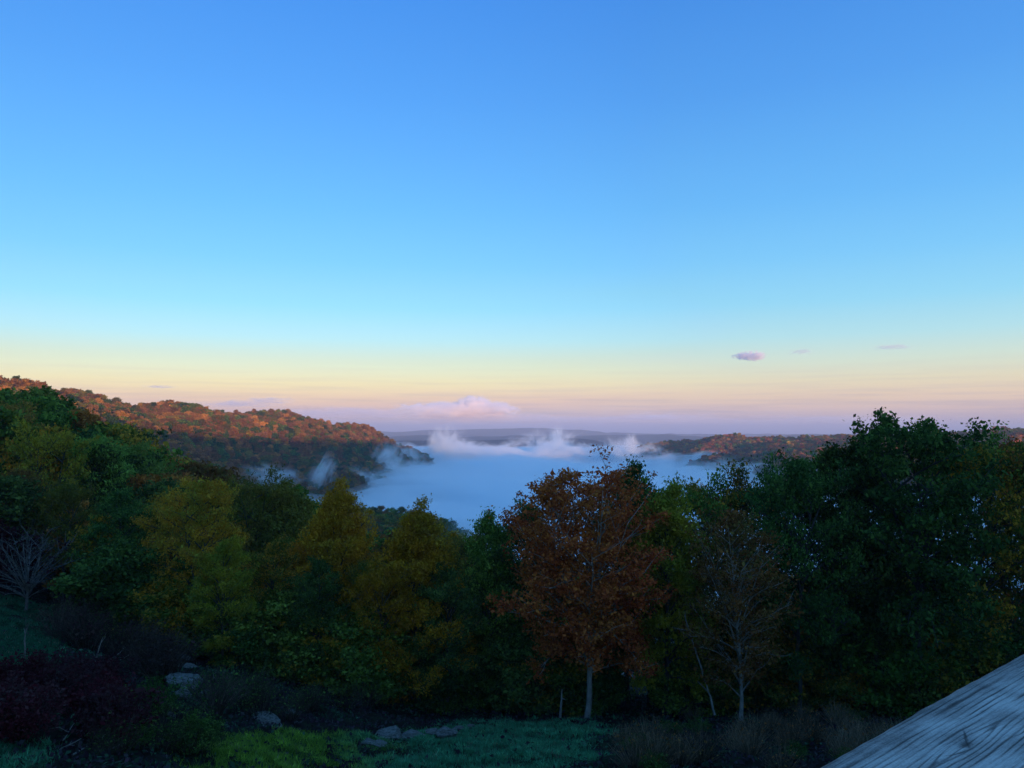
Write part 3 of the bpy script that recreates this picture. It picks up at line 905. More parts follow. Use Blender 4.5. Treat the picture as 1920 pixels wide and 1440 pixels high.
def grass():
    r = np.random.default_rng(3)
    n = 250000
    Y = r.uniform(13, 52, n); u = r.uniform(-.72, .24, n); x = u * Y
    z = ground_z(x, Y)
    px, py = to_px(x, Y, z)
    d, yel = patch_density(px, py, x, Y)
    keep = (r.random(n) < d * np.clip(Y / 38, .25, 1.0)) & (py < 1480)
    x, Y, z, yel, px = x[keep], Y[keep], z[keep], yel[keep], px[keep]
    n = len(x); k = 5
    X = np.repeat(x, k) + r.normal(0, .05, n * k); YY = np.repeat(Y, k) + r.normal(0, .05, n * k); Z = np.repeat(z, k) - .02
    h = np.repeat(r.uniform(.07, .19, n) * (1 + .35 * wav(x, Y, 1.3, 5)), k) * r.uniform(.6, 1.2, n * k)
    a = r.uniform(0, 6.28, n * k); w = .009 * (1 + np.repeat(Y, k) / 30)
    lean = h[:, None] * r.normal(0, .55, (n * k, 2))
    v = np.stack([np.stack([X + np.cos(a) * w, YY + np.sin(a) * w, Z], 1), np.stack([X - np.cos(a) * w, YY - np.sin(a) * w, Z], 1),
                  np.stack([X + lean[:, 0], YY + lean[:, 1], Z + h], 1)], 1).reshape(-1, 3)
    teal = np.array([.065, .250, .115]); ylw = np.array([.170, .270, .030]); dry = np.array([.16, .13, .08])
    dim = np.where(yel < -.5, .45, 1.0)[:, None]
    yl = np.clip(yel + r.normal(0, .12, n), 0, 1)[:, None]
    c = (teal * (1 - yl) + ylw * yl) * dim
    c = np.where((r.random(n) < .05)[:, None], dry, c) * np.exp(r.normal(0, .3, n) + .35 * wav(x, Y, 1.1, 7))[:, None]
    return colour_mesh('grass', v, np.arange(len(v)).reshape(-1, 3), np.repeat(c, 3 * k, axis=0), M_GRASS)


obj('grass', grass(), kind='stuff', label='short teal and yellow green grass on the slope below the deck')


def undergrowth():
    r = np.random.default_rng(4)
    n = 90000
    Y = r.uniform(13, 62, n); x = r.uniform(-.74, .70, n) * Y
    z = ground_z(x, Y); px, py = to_px(x, Y, z)
    d, _y = patch_density(px, py, x, Y)
    keep = (r.random(n) < (1 - .9 * d)) & (py < 1480)
    x, Y, z = x[keep], Y[keep], z[keep]
    n = len(x)
    hh = .12 + .16 * np.clip(wav(x, Y, 2.6, 31) + .3, 0, 2)
    c = np.stack([x, Y, z + r.uniform(0, 1, n) * hh], 1)
    v, f = leaf_quads(r, c, .085, .5, .4)
    m1 = wav(x, Y, 6.5, 33) + r.normal(0, .5, n)
    col = np.where((m1 > .25)[:, None], np.array([.035, .075, .040]), np.where((m1 > -.5)[:, None], np.array([.045, .040, .040]), np.array([.050, .028, .036])))
    col = col * np.exp(r.normal(0, .35, n))[:, None]
    return colour_mesh('undergrowth', v, f, np.repeat(col, 4, axis=0), M_GRASS)


obj('undergrowth', undergrowth(), kind='stuff', label='dark low weeds and leaf litter covering the slope')


def shrub_mesh(name, seed, H, R, nst, leaves, leaf, twigmat, arch=.5, forks=3, thick=.012):
    r = np.random.default_rng(seed)
    parts = []; tips = []
    for i in range(nst):
        a = r.uniform(0, 6.28); rr_ = R * math.sqrt(r.uniform(.02, 1)); h = H * r.uniform(.55, 1.05) * (1 - .45 * (rr_ / R) ** 2)
        b0 = np.array([math.cos(a) * rr_ * .25, math.sin(a) * rr_ * .25, -.05])
        tp = np.array([math.cos(a) * rr_, math.sin(a) * rr_, h])
        tt = np.linspace(0, 1, 5)[:, None]
        p = b0 + (tp - b0) * tt; p[:, 2] += np.sin(tt[:, 0] * math.pi) * h * arch * .35
        p = p + np.cumsum(r.normal(0, .025, p.shape), 0)
        parts.append(tube(p, np.linspace(thick, thick * .35, 5), 3))
        for k in range(forks):
            q0 = p[int(r.integers(2, 5))]; e = q0 + r.normal(0, 1, 3) * np.array([.3, .3, .22]) * R * .45 + np.array([0, 0, .1 * H])
            parts.append(tube(np.stack([q0, e]), [thick * .5, thick * .25], 3)); tips.append(e); tips.append((q0 + e) / 2)
    wv, wf = join(parts)
    cents = np.array(tips)
    c = cents[r.integers(0, len(cents), leaves)] + r.normal(0, .09, (leaves, 3))
    lv, lf = leaf_quads(r, c, leaf)
    return mesh_np(name + '_stems', wv, wf, [twigmat]), mesh_np(name + '_leaves', lv, lf, [M_LEAF])


SH_TWIG = [shrub_mesh('twiggy_%d' % i, 70 + i, 1.5, 1.3, 80, 260, .045, M_TWIG, thick=.011) for i in range(3)]
SH_LEAF = [shrub_mesh('leafy_%d' % i, 80 + i, 1.4, 1.3, 45, 2600, .055, M_TWIG, thick=.012) for i in range(3)]
SH_DRY = [shrub_mesh('dry_%d' % i, 90 + i, 1.25, .85, 170, 60, .04, M_STALK, arch=.15, forks=1, thick=.009) for i in range(3)]


def put_shrub(name, var, px, py, h, pal, label, group, cat='shrub', wide=1.0):
    x, Y, z = on_ground(px, py)
    e = obj(name, None, loc=(x, Y, z - .03), label=label, category=cat, group=group)
    e.rotation_euler = (0, 0, RNG.uniform(0, 6.28)); e.scale = (h * wide, h * wide, h); e.empty_display_size = .2
    obj('stems', var[0], e)
    c = obj('leaves', var[1], e); c['tint'], c['tint_two'] = [list(v) for v in jitter(PAL[pal])]


PAL['purple'] = ((0.070, 0.030, 0.030), (0.050, 0.045, 0.022))
r_ = np.random.default_rng(12)
MARKS = [(62, 1165, 'the bare birch'), (46, 1230, 'the small forked sapling'), (174, 1268, 'the standing dead sapling'), (343, 1212, 'the highest pale rock'),
         (350, 1285, 'the big slanting slab'), (502, 1352, 'the long boulder'), (180, 1398, 'the long fallen branch'), (735, 1375, 'the brightest flat stone'),
         (850, 1370, 'the right-hand stone heap'), (400, 1420, 'the yellow green grass'), (232, 1238, 'the short log end'), (20, 1330, 'the left picture edge'),
         (1128, 1345, 'the oak trunk'), (1310, 1345, 'the leaning peeling trunk'), (1382, 1345, 'the thin bare-trunked tree'), (1160, 1400, 'the teal grass'),
         (1600, 1375, 'the wooden rail'), (1500, 1350, 'the dark round tree'), (1400, 1430, 'the bottom picture edge')]


def spot(px, py):
    m = min(MARKS, key=lambda q: (q[0] - px) ** 2 + (q[1] - py) ** 2)
    dx, dy = px - m[0], py - m[1]
    d = math.hypot(dx, dy)
    how = 'right beside ' if d < 22 else ('close to ' if d < 55 else 'some way from ')
    side = ('to the right, ' if dx > 0 else 'to the left, ') if abs(dx) > abs(dy) else ('in front, ' if dy > 0 else 'behind, ')
    return how + m[2] + ', ' + side.strip(', ') + ' of it' if 'to' in side else how + m[2] + ', ' + side.strip(', ') + ' it' if 'behind' in side else how + m[2] + ', in front of it'


for i in range(15):          # crimson thicket at the lower left
    px = r_.uniform(-20, 235); py = r_.uniform(1290, 1400) - px * .02
    put_shrub('crimson_shrub', SH_LEAF[i % 3], px, py, r_.uniform(.6, .95), 'crimson', 'dark crimson leafy shrub ' + spot(px, py), 'crimson shrubs')
for i in range(16):          # purple twigs below the birch
    px = r_.uniform(95, 330); py = np.interp(px, [95, 330], [1175, 1262]) + r_.uniform(-18, 22)
    put_shrub('twiggy_shrub', SH_TWIG[i % 3], px, py, r_.uniform(.9, 1.4), 'purple', 'purple brown twiggy shrub ' + spot(px, py), 'twiggy shrubs beside the birch')
for i in range(14):
    px = r_.uniform(190, 420); py = r_.uniform(1330, 1425)
    put_shrub('low_shrub', (SH_TWIG[i % 3] if i % 2 else SH_LEAF[i % 3]), px, py, r_.uniform(.4, .75), 'darkgreen', ('short ' if i % 2 else 'leafy ') + 'low dark shrub ' + spot(px, py), 'low twiggy shrubs in front of the rocks')
for i in range(14):
    px = r_.uniform(390, 720); py = r_.uniform(1320, 1350)
    put_shrub('low_shrub', SH_TWIG[i % 3], px, py, r_.uniform(.6, 1.2), 'darkgreen', 'dark tangled shrub ' + spot(px, py), 'tangled shrubs at the foot of the trees')
for i in range(46):          # dry weeds on the right
    px = r_.uniform(1150, 1700); py = r_.uniform(1352, 1450) if px > 1230 else r_.uniform(1375, 1450)
    where = 'right of the teal grass' if px < 1330 else ('in front of the thin bare-trunked tree' if px < 1480 else 'beside the wooden rail')
    put_shrub('dry_weeds', (SH_DRY[i % 3] if i % 4 else SH_LEAF[i % 3]), px, py, r_.uniform(.6, 1.15) if i % 4 else r_.uniform(.25, .45), ('darkgreen' if i % 4 == 0 else 'brown'), ('low green weeds ' if i % 4 == 0 else 'dry grey brown weeds ') + spot(px, py), 'clumps of dry weeds', 'weeds', 1.1)
for i in range(64):          # leafy bushes closing the foot of the wood
    px = r_.uniform(150, 1990)
    Y = r_.uniform(43.5, 50)
    pal = ['darkgreen', 'green', 'darkgreen', 'greengold'][int(r_.integers(4))]
    x = (px - 960) / F * Y
    hb = r_.uniform(2.6, 5.2)
    put_tree('bush', NEARV['bush'], px, Y, None, hb, pal,
             ('tall ' if hb > 4.3 else ('low ' if hb < 3.4 else '')) + ('golden flecked' if pal == 'greengold' else 'dark leafy') + ' bush at the foot of ' + near_ref(px), 'bushes at the foot of the wood', x=x, width=1.15)['category'] = 'bush'


def rock_mesh(name, seed, layers=True):
    r = np.random.default_rng(seed)
    bm = bmesh.new(); bmesh.ops.create_icosphere(bm, subdivisions=4, radius=1.0)
    planes = [(lambda d: d / np.linalg.norm(d))(r.normal(size=3)) for _ in range(13)]
    offs = r.uniform(.55, .92, 13)
    for v in bm.verts:
        p = np.array(v.co)
        for d, o in zip(planes, offs):
            k = p.dot(d)
            if k > o: p = p - d * (k - o) * .85
        p = p * (1 + .05 * float(wav(p[0] * 3, p[1] * 3 + p[2] * 2, 1.4, seed % 9)))
        if layers: p[:2] *= 1 + .05 * math.copysign(abs(math.sin(p[2] * 9)) ** .4, math.sin(p[2] * 9))
        v.co = p
    me = bpy.data.meshes.new(name); bm.to_mesh(me); bm.free(); me.materials.append(M_ROCK)
    return me


ROCKM = [rock_mesh('rock_%d' % i, 100 + i) for i in range(4)]
ROCKS = [  # px, py of base, width px, height px, depth factor, tilt, label
    (343, 1216, 38, 24, 1.0, .15, 'pale grey rock highest up the bank, alone above the big slab'),
    (338, 1236, 44, 12, .8, -.1, 'thin dark ledge of rock directly under the highest pale rock'),
    (352, 1252, 30, 9, .8, .1, 'lowest thin ledge between the highest rock and the big slab'),
    (350, 1290, 66, 30, 1.0, .32, 'big slanting pale slab, largest rock of the bank'),
    (343, 1308, 30, 24, 1.0, .3, 'small rounded rock tucked under the left of the big slab'),
    (382, 1312, 22, 24, 1.0, .6, 'dark block at the right foot of the big slab'),
    (502, 1360, 56, 20, 1.1, .3, 'long smooth boulder lying left of the stone row, near the dark roots'),
    (733, 1384, 50, 24, 1.1, .05, 'white edged flat stone, brightest of the row behind the grass'),
    (772, 1384, 44, 15, 1.0, 0, 'flat stone touching the right side of the brightest one'),
    (690, 1394, 34, 8, 1.0, 0, 'thin flat stone at the left end of the row behind the grass'),
    (714, 1398, 30, 8, 1.0, .1, 'small flat stone below the brightest stone'),
    (812, 1376, 26, 12, 1.0, .1, 'grey stone at the left of the right-hand stone heap'),
    (835, 1380, 40, 18, 1.0, 0, 'dark mottled stone in the middle of the right-hand heap'),
    (862, 1374, 34, 13, 1.0, -.1, 'rounded stone at the right of the right-hand heap'),
    (883, 1366, 16, 9, 1.0, 0, 'small stone at the far right end of the stone row'),
    (322, 1345, 22, 7, .8, .7, 'small pale sliver of rock low on the bank under the slab'),
    (545, 1338, 26, 7, 1.0, .1, 'small dim stone in the shade right above the long boulder'),
]
for i, (px, py, w, h, dp, tilt, lab) in enumerate(ROCKS):
    x, Y, z = on_ground(px, py)
    o = obj('rock', ROCKM[i % 4], loc=(x, Y, z + h / F * Y * .22), label=lab, category='rock')
    o.scale = (w / F * Y * .56, w / F * Y * .5 * dp, h / F * Y * .62)
    o.rotation_euler = (0, tilt, RNG.uniform(-.3, .3))


def branch_obj(name, p0, p1, r0, label, m, seed, forks=2, cat='branch', bend=.12):
    r = np.random.default_rng(seed)
    p0 = np.array(p0, float); p1 = np.array(p1, float); L = np.linalg.norm(p1 - p0)
    tt = np.linspace(0, 1, 8)[:, None]
    p = p0 + (p1 - p0) * tt + np.cumsum(r.normal(0, bend * L / 10, (8, 3)), 0) * np.sin(tt * math.pi) ** .5
    o = obj(name, None, loc=tuple(p0), label=label, category=cat)
    v, f = tube(p - p0, np.linspace(r0, r0 * .35, 8), 6)
    obj('stem', mesh_np('branch_stem', v, f, [m], smooth=True), o)
    for k in range(forks):
        i = int(r.integers(2, 7)); d = (p1 - p0) / L
        e = p[i] + d * L * r.uniform(.15, .3) + r.normal(0, .14 * L, 3)
        v, f = tube(np.stack([p[i], (p[i] + e) / 2 + r.normal(0, .02 * L, 3), e]) - p0, [r0 * .5, r0 * .35, r0 * .15], 4)
        obj('side_twig', mesh_np('branch_twig', v, f, [m], smooth=True), o)
    return o


def gp(px, py, up=.1):
    x, Y, z = on_ground(px, py); return (x, Y, z + up)


for i, (a, b_, r0, lab) in enumerate([
    ((135, 1420), (222, 1375), .045, 'long pale fallen branch at the bottom left, pointing up to the right'),
    ((198, 1410), (250, 1404), .04, 'pale fallen branch lying level right of the long one'),
    ((118, 1392), (148, 1358), .03, 'thin pale stick leaning up left of the long fallen branch'),
    ((112, 1412), (152, 1404), .035, 'short bleached stick at the bottom left, palest of the fallen wood'),
    ((225, 1240), (242, 1236), .05, 'short pale log end on the bank above the crimson shrubs'),
    ((200, 1246), (236, 1226), .03, 'thin stick lying on the bank next to the short log end'),
    ((405, 1262), (392, 1290), .03, 'dim dead branch among twigs right of the big slab'),
]):
    branch_obj('fallen_branch', gp(*a, up=.04), gp(*b_, up=.22), r0 * .62, lab, M_DEAD, 200 + i)
x, Y, z = on_ground(174, 1268)
branch_obj('dead_sapling', (x, Y, z), (x + .35, Y, z + 1.5), .035, 'pale dead sapling standing on the bank right of the grass slope', M_DEAD, 300, 4, 'sapling')
x, Y, z = on_ground(46, 1240)
branch_obj('dead_sapling', (x, Y, z), (x + .1, Y, z + 1.5), .03, 'small bare forked sapling standing on the left grass slope', M_DEAD, 301, 4, 'sapling')
Yb = 40.5
branch_obj('dead_tree', at(1340, 1340, Yb), at(1316, 1262, Yb), .07, 'short leaning trunk with peeling bark left of the thin bare-trunked tree', M_GREY, 302, 1, 'tree')
branch_obj('broken_branch', at(1318, 1262, Yb - .2), at(1283, 1152, Yb - .2), .055, 'pale broken branch hanging slanted left of the thin bare-trunked tree', M_DEAD, 303, 3, 'branch', .05)
branch_obj('dead_tree', at(1050, 1352, 42.5), at(1054, 1292, 42.5), .09, 'short grey broken stump standing left of the foot of the rust red oak', M_GREY, 304, 1, 'tree', .04)
branch_obj('dead_tree', at(842, 1330, 46), at(846, 1100, 46), .09, 'tall thin dark trunk in the shade between the cone trees and the oak', M_GREY, 305, 3, 'tree', .05)

# ------------------------------------------------------------------ deck railing
rail_dir = np.array([math.sin(RAD(50.6)), math.cos(RAD(50.6)), 0.0])
rail_side = np.array([rail_dir[1], -rail_dir[0], 0.0])      # towards the deck
RZ = -0.385
q0 = np.array(at(1520, 1440, 1.0)); q0 = q0 * (RZ / q0[2])    # a point on the outer edge
RW = 0.19


_k = np.array(at(1812, 1396, 1.0)); _k = _k * (RZ / _k[2]) - q0
KNOT = (float(_k @ rail_dir), float(_k @ rail_side))
print('knot', KNOT)


def grain(s, w):
    """wood figure on the board: s along, w across (metres); 0 dark groove .. 1 pale"""
    ks, kw = KNOT                                       # the knot
    d2 = ((s - ks) / .075) ** 2 + ((w - kw) / .020) ** 2
    bend = .011 * np.exp(-d2 * .6) * np.tanh((w - kw) / .004)
    ww = w - bend + .0022 * wav(s, w * 1.5, .62, 41) + .0004 * wav(s, w * 5, .11, 42)
    ph = ww / .0085 + .9 * wav(ww * 1.0, 0 * s, .045, 43) + .10 * wav(s, w * 8, .2, 44)
    c_ = .5 + .5 * np.cos(2 * math.pi * ph)
    strength = np.clip(.55 + .6 * wav(w, s * .12, .035, 50), .1, 1)       # some lines deep, some faint
    rings = 1 - strength * c_ ** 5
    fibre = .5 + .5 * wav(s * .6, w * 16, .07, 46)
    fine = .5 + .5 * wav(s * .25, w * 9, .012, 45)
    g_ = rings * .62 + fibre * .16 + fine * .22
    kd = np.sqrt(((s - ks) / .015) ** 2 + ((w - kw) / .007) ** 2)
    g_ = g_ * (1 - .75 * np.exp(-(kd / .9) ** 2))
    for q, (ds, dw, sl, ln) in enumerate([(.012, -.004, -.45, .03), (.03, -.012, -.6, .022), (-.03, .004, .25, .035), (.11, .03, .02, .05), (-.16, .02, .03, .07)]):
        crack = np.exp(-((w - kw - dw - sl * (s - ks - ds) + .0012 * np.sin(s * 90 + q)) / .0011) ** 2) * np.clip(1 - np.abs(s - ks - ds) / ln, 0, 1)
        g_ = g_ * (1 - .8 * crack)
    blotch = .5 + .5 * wav(s, w * 3, .16, 49)
    edge = np.clip(w / .045, 0, 1)
    return np.clip((g_ * (.8 + .2 * blotch) + .06 * blotch) * (.60 + .40 * edge), 0, 1)


sa = np.concatenate([np.linspace(-2.2, -.25, 40), np.linspace(-.24, .95, 420), np.linspace(.97, 3.6, 60)])
wt_ = np.concatenate([[0.0, 0.0, .0008, .003, .006], np.linspace(.009, RW - .009, 290), [RW - .006, RW - .003, RW - .0008, RW, RW]])
zt_ = np.concatenate([[-.038, -.010, -.0045, -.0017, -.0005], np.zeros(290), [-.0005, -.0017, -.0045, -.010, -.038]])
SS, WW = np.meshgrid(sa, wt_, indexing='ij')
G_ = grain(SS, WW)
ZZ = RZ + zt_[None, :] + (G_ - .6) * .0014 * (zt_[None, :] > -.005)
WWj = WW + .0012 * wav(SS, 0 * SS, .09, 47) * (WW < .004) + .002 * wav(SS, 0 * SS, .5, 48) * (WW < .004)
P_ = q0[None, None, :] + SS[..., None] * rail_dir + WWj[..., None] * rail_side; P_[..., 2] = ZZ
ii = np.arange(SS.size).reshape(SS.shape)
top = np.stack([ii[:-1, :-1], ii[1:, :-1], ii[1:, 1:], ii[:-1, 1:]], -1).reshape(-1, 4)[:, ::-1]
under = np.stack([ii[:-1, -1], ii[1:, -1], ii[1:, 0], ii[:-1, 0]], -1)[:, ::-1]
me = mesh_np('rail_board', P_.reshape(-1, 3) - q0, [top, under], smooth=True)
ca = me.color_attributes.new('grain', 'FLOAT_COLOR', 'POINT')
gg = G_.ravel()
ca.data.foreach_set('color', np.stack([gg, gg, gg, np.ones_like(gg)], 1).astype(np.float32).ravel())
M_BOARD, t_ = mat('weathered_board')
_a = t_.n('ShaderNodeAttribute', attribute_name='grain')
_geo = t_.n('ShaderNodeNewGeometry')
_n = t_.n('ShaderNodeTexNoise', inp={'Vector': _geo.outputs['Position'], 'Scale': 14.0, 'Detail': 6.0, 'Roughness': .7})
_n2 = t_.n('ShaderNodeTexNoise', inp={'Vector': _geo.outputs['Position'], 'Scale': 420.0, 'Detail': 3.0, 'Roughness': .7})
_g = t_.math('ADD', _a.outputs[2], t_.math('MULTIPLY_ADD', _n.outputs[0], .55, -.275))
_g = t_.math('ADD', _g, t_.math('MULTIPLY_ADD', _n2.outputs[0], .5, -.25))
_c = t_.ramp(_g, [(0.12, (.035, .030, .026)), (.42, (.13, .115, .10)), (.66, (.31, .275, .235)), (.95, (.53, .48, .41))])
_b = t_.n('ShaderNodeBsdfPrincipled', inp={'Base Color': _c, 'Roughness': .85})
_b.inputs['Specular IOR Level'].default_value = .25
_bp = t_.n('ShaderNodeBump', inp={'Strength': .6, 'Distance': .0012, 'Height': _n2.outputs[0]})
t_.link(_bp.outputs[0], _b.inputs['Normal'])
out_surface(t_, _b.outputs[0])
me.materials.append(M_BOARD)
rail = obj('deck_railing', None, loc=tuple(q0), label='weathered grey wooden deck railing crossing the lower right corner', category='railing')
obj('top_rail', me, rail)
M_WOOD = make_simple('grey_deck_wood', (.06, .056, .052), (.22, .21, .20), 6, .9, .002, (1, 1, 6))


def rbox(name, s0, s1, w0, w1, z0, z1, parent, origin=q0):
    c = [(s, w, z) for s in (s0, s1) for w in (w0, w1) for z in (z0, z1)]
    v = np.array([q0 + s * rail_dir + w * rail_side for s, w, z in c]); v[:, 2] = [z for s, w, z in c]
    f = np.array([(0, 1, 3, 2), (4, 6, 7, 5), (0, 4, 5, 1), (2, 3, 7, 6), (0, 2, 6, 4), (1, 5, 7, 3)])
    return obj(name, mesh_np(name, v - origin, f, [M_WOOD]), parent)


DZ = RZ - 1.07
for s in (-2.0, -.2, 1.6, 3.4): rbox('post', s - .045, s + .045, .05, .14, DZ, RZ - .04, rail)
rbox('lower_rail', -2.15, 3.55, .075, .115, DZ + .1, DZ + .19, rail)
for s in np.arange(-1.9, 3.4, .13):
    if min(abs(s - p) for p in (-2.0, -.2, 1.6, 3.4)) > .07: rbox('baluster', s - .018, s + .018, .077, .113, DZ + .19, RZ - .04, rail)
deck = obj('deck', None, loc=tuple(q0), label='wooden deck floor under the viewpoint behind the railing', category='deck')
for k in range(16): rbox('deck_board', -2.3, 3.7, .02 + k * .146, .16 + k * .146, DZ - .035, DZ, deck)
rbox('joist', -2.3, 3.7, .03, .08, DZ - .24, DZ - .036, deck)
for s in (-2.0, 1.0, 3.4):
    p = q0 + s * rail_dir + .2 * rail_side
    rbox('leg', s - .07, s + .07, .09, .23, float(ground_z(p[0], p[1])) - .6, DZ - .036, deck)

# ------------------------------------------------------------------ air: haze, fog, mist, clouds


def volume_mat(name, color, density, aniso=0.0, noise=None, falloff=None):
    m, t = mat(name)
    v = t.n('ShaderNodeVolumePrincipled')
    v.inputs['Color'].default_value = (*color, 1)
    v.inputs['Density'].default_value = density
    v.inputs['Anisotropy'].default_value = aniso
    if noise:
        tcn = t.n('ShaderNodeTexCoord')
        ln = t.n('ShaderNodeVectorMath', operation='LENGTH', inp={0: tcn.outputs['Object']})
        sp = t.n('ShaderNodeSeparateXYZ', inp={0: tcn.outputs['Object']})
        oi = t.n('ShaderNodeObjectInfo')
        cmb = t.n('ShaderNodeCombineXYZ', inp={0: t.math('MULTIPLY', oi.outputs['Random'], 50.0), 1: t.math('MULTIPLY', oi.outputs['Random'], 31.0)})
        off = t.n('ShaderNodeVectorMath', operation='ADD', inp={0: tcn.outputs['Object'], 1: cmb.outputs[0]})
        mp = t.n('ShaderNodeMapping', inp={0: off.outputs[0], 3: noise[1]})
        nz = t.n('ShaderNodeTexNoise', inp={'Vector': mp.outputs[0], 'Scale': noise[0], 'Detail': 6.0, 'Roughness': 0.62, 'Distortion': 1.2})
        # soft ellipsoid: 1 in the core, 0 at radius 1
        edge = t.math('SUBTRACT', 1.0, ln.outputs['Value'], clamp=True)
        d = t.math('ADD', t.math('MULTIPLY', edge, 1.3), t.math('MULTIPLY_ADD', nz.outputs[0], noise[2] if len(noise) > 2 else 4.6, noise[3] if len(noise) > 2 else -2.75))
        d = t.math('MULTIPLY', t.math('MAXIMUM', d, 0.0), t.math('MULTIPLY', edge, 1.8, clamp=True))
        t.link(t.math('MULTIPLY', d, density), v.inputs['Density'])
    o = t.n('ShaderNodeOutputMaterial'); t.link(v.outputs[0], o.inputs[1])
    return m


def box_mesh(name, lo, hi, m):
    (a, b, c), (d, e, f) = lo, hi
    v = [(a, b, c), (d, b, c), (d, e, c), (a, e, c), (a, b, f), (d, b, f), (d, e, f), (a, e, f)]
    return mesh_np(name, v, np.array([(0, 3, 2, 1), (4, 5, 6, 7), (0, 1, 5, 4), (1, 2, 6, 5), (2, 3, 7, 6), (3, 0, 4, 7)]), [m])


zlow = float(GZ.min()) - 2.0
zhi = max(float(GZ.max()) + 18, 62.0)
obj('haze', box_mesh('haze', (-32000, -32000, zlow), (32000, 32000, zhi), volume_mat('haze_air', (0.75, 0.79, 0.95), 1.3e-4)), kind='stuff')

FOG_X = (-1150, 1600); FOG_Y = (175, 3300)


def fog_top(x, y, k=1.0):
    base = -62 - np.clip((y - 1250) / 1900, 0, 1) * 32
    n = 4.5 * wav(x, y * .8, 330, 11) + 3.6 * wav(x, y * .7, 120, 12) + 2.4 * wav(x, y * .8, 50, 13)
    n = n + np.clip((y - 1250) / 400, 0, 1) * (5 * wav(x, y, 150, 15) + 3.0 * wav(x, y, 65, 16))
    # it laps up against the ridge on the left
    n = n + 7.0 * np.clip(1 - np.abs(x / y + .155) / .06, 0, 1) * (wav(x, y, 80, 14) + .3) * np.clip((y - 600) / 200, 0, 1)
    n = n - 4.0 * np.clip((-x / y - .18) / .05, 0, 1)
    return base + n * k


def fog_mesh(name, lift, k, m, step=12.0, zb=-126.0):
    xs = np.arange(FOG_X[0], FOG_X[1] + 1, step * 1.0); ys = np.arange(FOG_Y[0], FOG_Y[1] + 1, step)
    X, Y = np.meshgrid(xs, ys)
    Z = fog_top(X, Y, k) + lift
    # the bank sinks away at its outer rim
    rim = np.minimum.reduce([X - xs[0], xs[-1] - X, (ys[-1] - Y)]) / 120.0
    Z = np.where(rim < 1, zb + 1 + (Z - zb - 1) * np.clip(rim, 0, 1), Z)
    n = X.size; r, c = X.shape
    i = np.arange(n).reshape(r, c)
    top = np.stack([i[:-1, :-1], i[:-1, 1:], i[1:, 1:], i[1:, :-1]], -1).reshape(-1, 4)
    vt = np.stack([X, Y, Z], -1).reshape(-1, 3)
    vb = vt.copy(); vb[:, 2] = zb
    bot = (top + n)[:, ::-1]
    ring = np.concatenate([i[0, :], i[1:, -1], i[-1, -2::-1], i[-2:0:-1, 0]])
    rn = np.roll(ring, -1)
    sides = np.stack([ring, ring + n, rn + n, rn], -1)
    return mesh_np(name, np.concatenate([vt, vb]), [top, bot, sides], [m], smooth=False)


obj('fog_bank', fog_mesh('fog_bank', 0.0, 1.0, volume_mat('valley_fog', (1.0, 1.0, 1.0), 0.04, 0.0)),
    kind='stuff', label='thick blue white fog filling the valley')
obj('fog_veil', fog_mesh('fog_veil', 6.0, 1.7, volume_mat('thin_fog', (1.0, 1.0, 1.0), 0.007, 0.1), step=14), kind='stuff',
    label='thin upper layer of the valley fog')

def ico(name, m, sub=3):
    bm = bmesh.new(); bmesh.ops.create_icosphere(bm, subdivisions=sub, radius=1.0)
    me = bpy.data.meshes.new(name); bm.to_mesh(me); bm.free(); me.materials.append(m)
    return me


M_MIST = volume_mat('rising_mist', (0.99, 0.985, 0.98), 0.075, 0.0, noise=(1.7, (1.5, 1.4, .9)))
wisp_me = ico('mist_wisp', M_MIST)
WISPS = [  # px, py centre, Y, half width px, half height px, depth m, tilt, label
    (838, 834, 1480, 40, 34, 45, .15, 'pinkish wisp of mist rising beside the tip of the left ridge'),
    (880, 846, 1520, 70, 18, 60, .0, 'low wisp along the fog edge right of the ridge tip'),
    (815, 822, 1480, 14, 26, 25, .2, 'thin tall thread of mist, leftmost above the fog edge'),
    (1032, 842, 1560, 56, 34, 60, .1, 'broad pink puff of mist rising in the middle of the fog edge'),
    (1046, 822, 1560, 18, 28, 30, -.1, 'narrow plume of mist on top of the broad middle puff'),
    (1110, 856, 1560, 80, 15, 60, 0, 'low pale mist between the two taller puffs'),
    (1188, 850, 1400, 58, 28, 60, .2, 'pink mist puff at the left tip of the low right hill'),
    (1182, 834, 1400, 16, 22, 30, .1, 'thin plume of mist above the left tip of the low right hill'),
    (1290, 868, 1240, 90, 17, 60, -.1, 'thin mist draped along the foot of the low right hill'),
    (1400, 884, 1120, 80, 18, 60, -.2, 'pale mist over the foot of the right hill behind the trees'),
    (1200, 842, 3200, 120, 7, 500, 0, 'far strip of fog in the gap beyond the left tip of the low right hill'),
    (1060, 846, 1850, 170, 8, 60, 0, 'thin mist hanging along the middle of the far fog edge'),
    (900, 846, 1850, 120, 8, 60, 0, 'thin mist hanging along the left of the far fog edge'),
    (1250, 852, 1650, 130, 10, 60, 0, 'thin mist hanging along the right of the far fog edge'),
    (960, 850, 1700, 90, 9, 60, 0, 'flat pale mist on the fog between the two tall puffs'),
    (602, 892, 745, 24, 46, 22, .5, 'upright tongue of fog climbing the shaded left ridge'),
    (510, 896, 735, 60, 24, 30, .15, 'low patch of fog at the foot of the shaded left ridge'),
    (725, 872, 1000, 34, 46, 34, .6, 'slanting mist along the right foot of the left ridge'),
    (690, 900, 850, 40, 22, 30, .5, 'mist lapping the lower right foot of the left ridge'),
    (768, 856, 1250, 36, 22, 34, .4, 'mist over the falling tip of the left ridge'),
]
_r = np.random.default_rng(5)
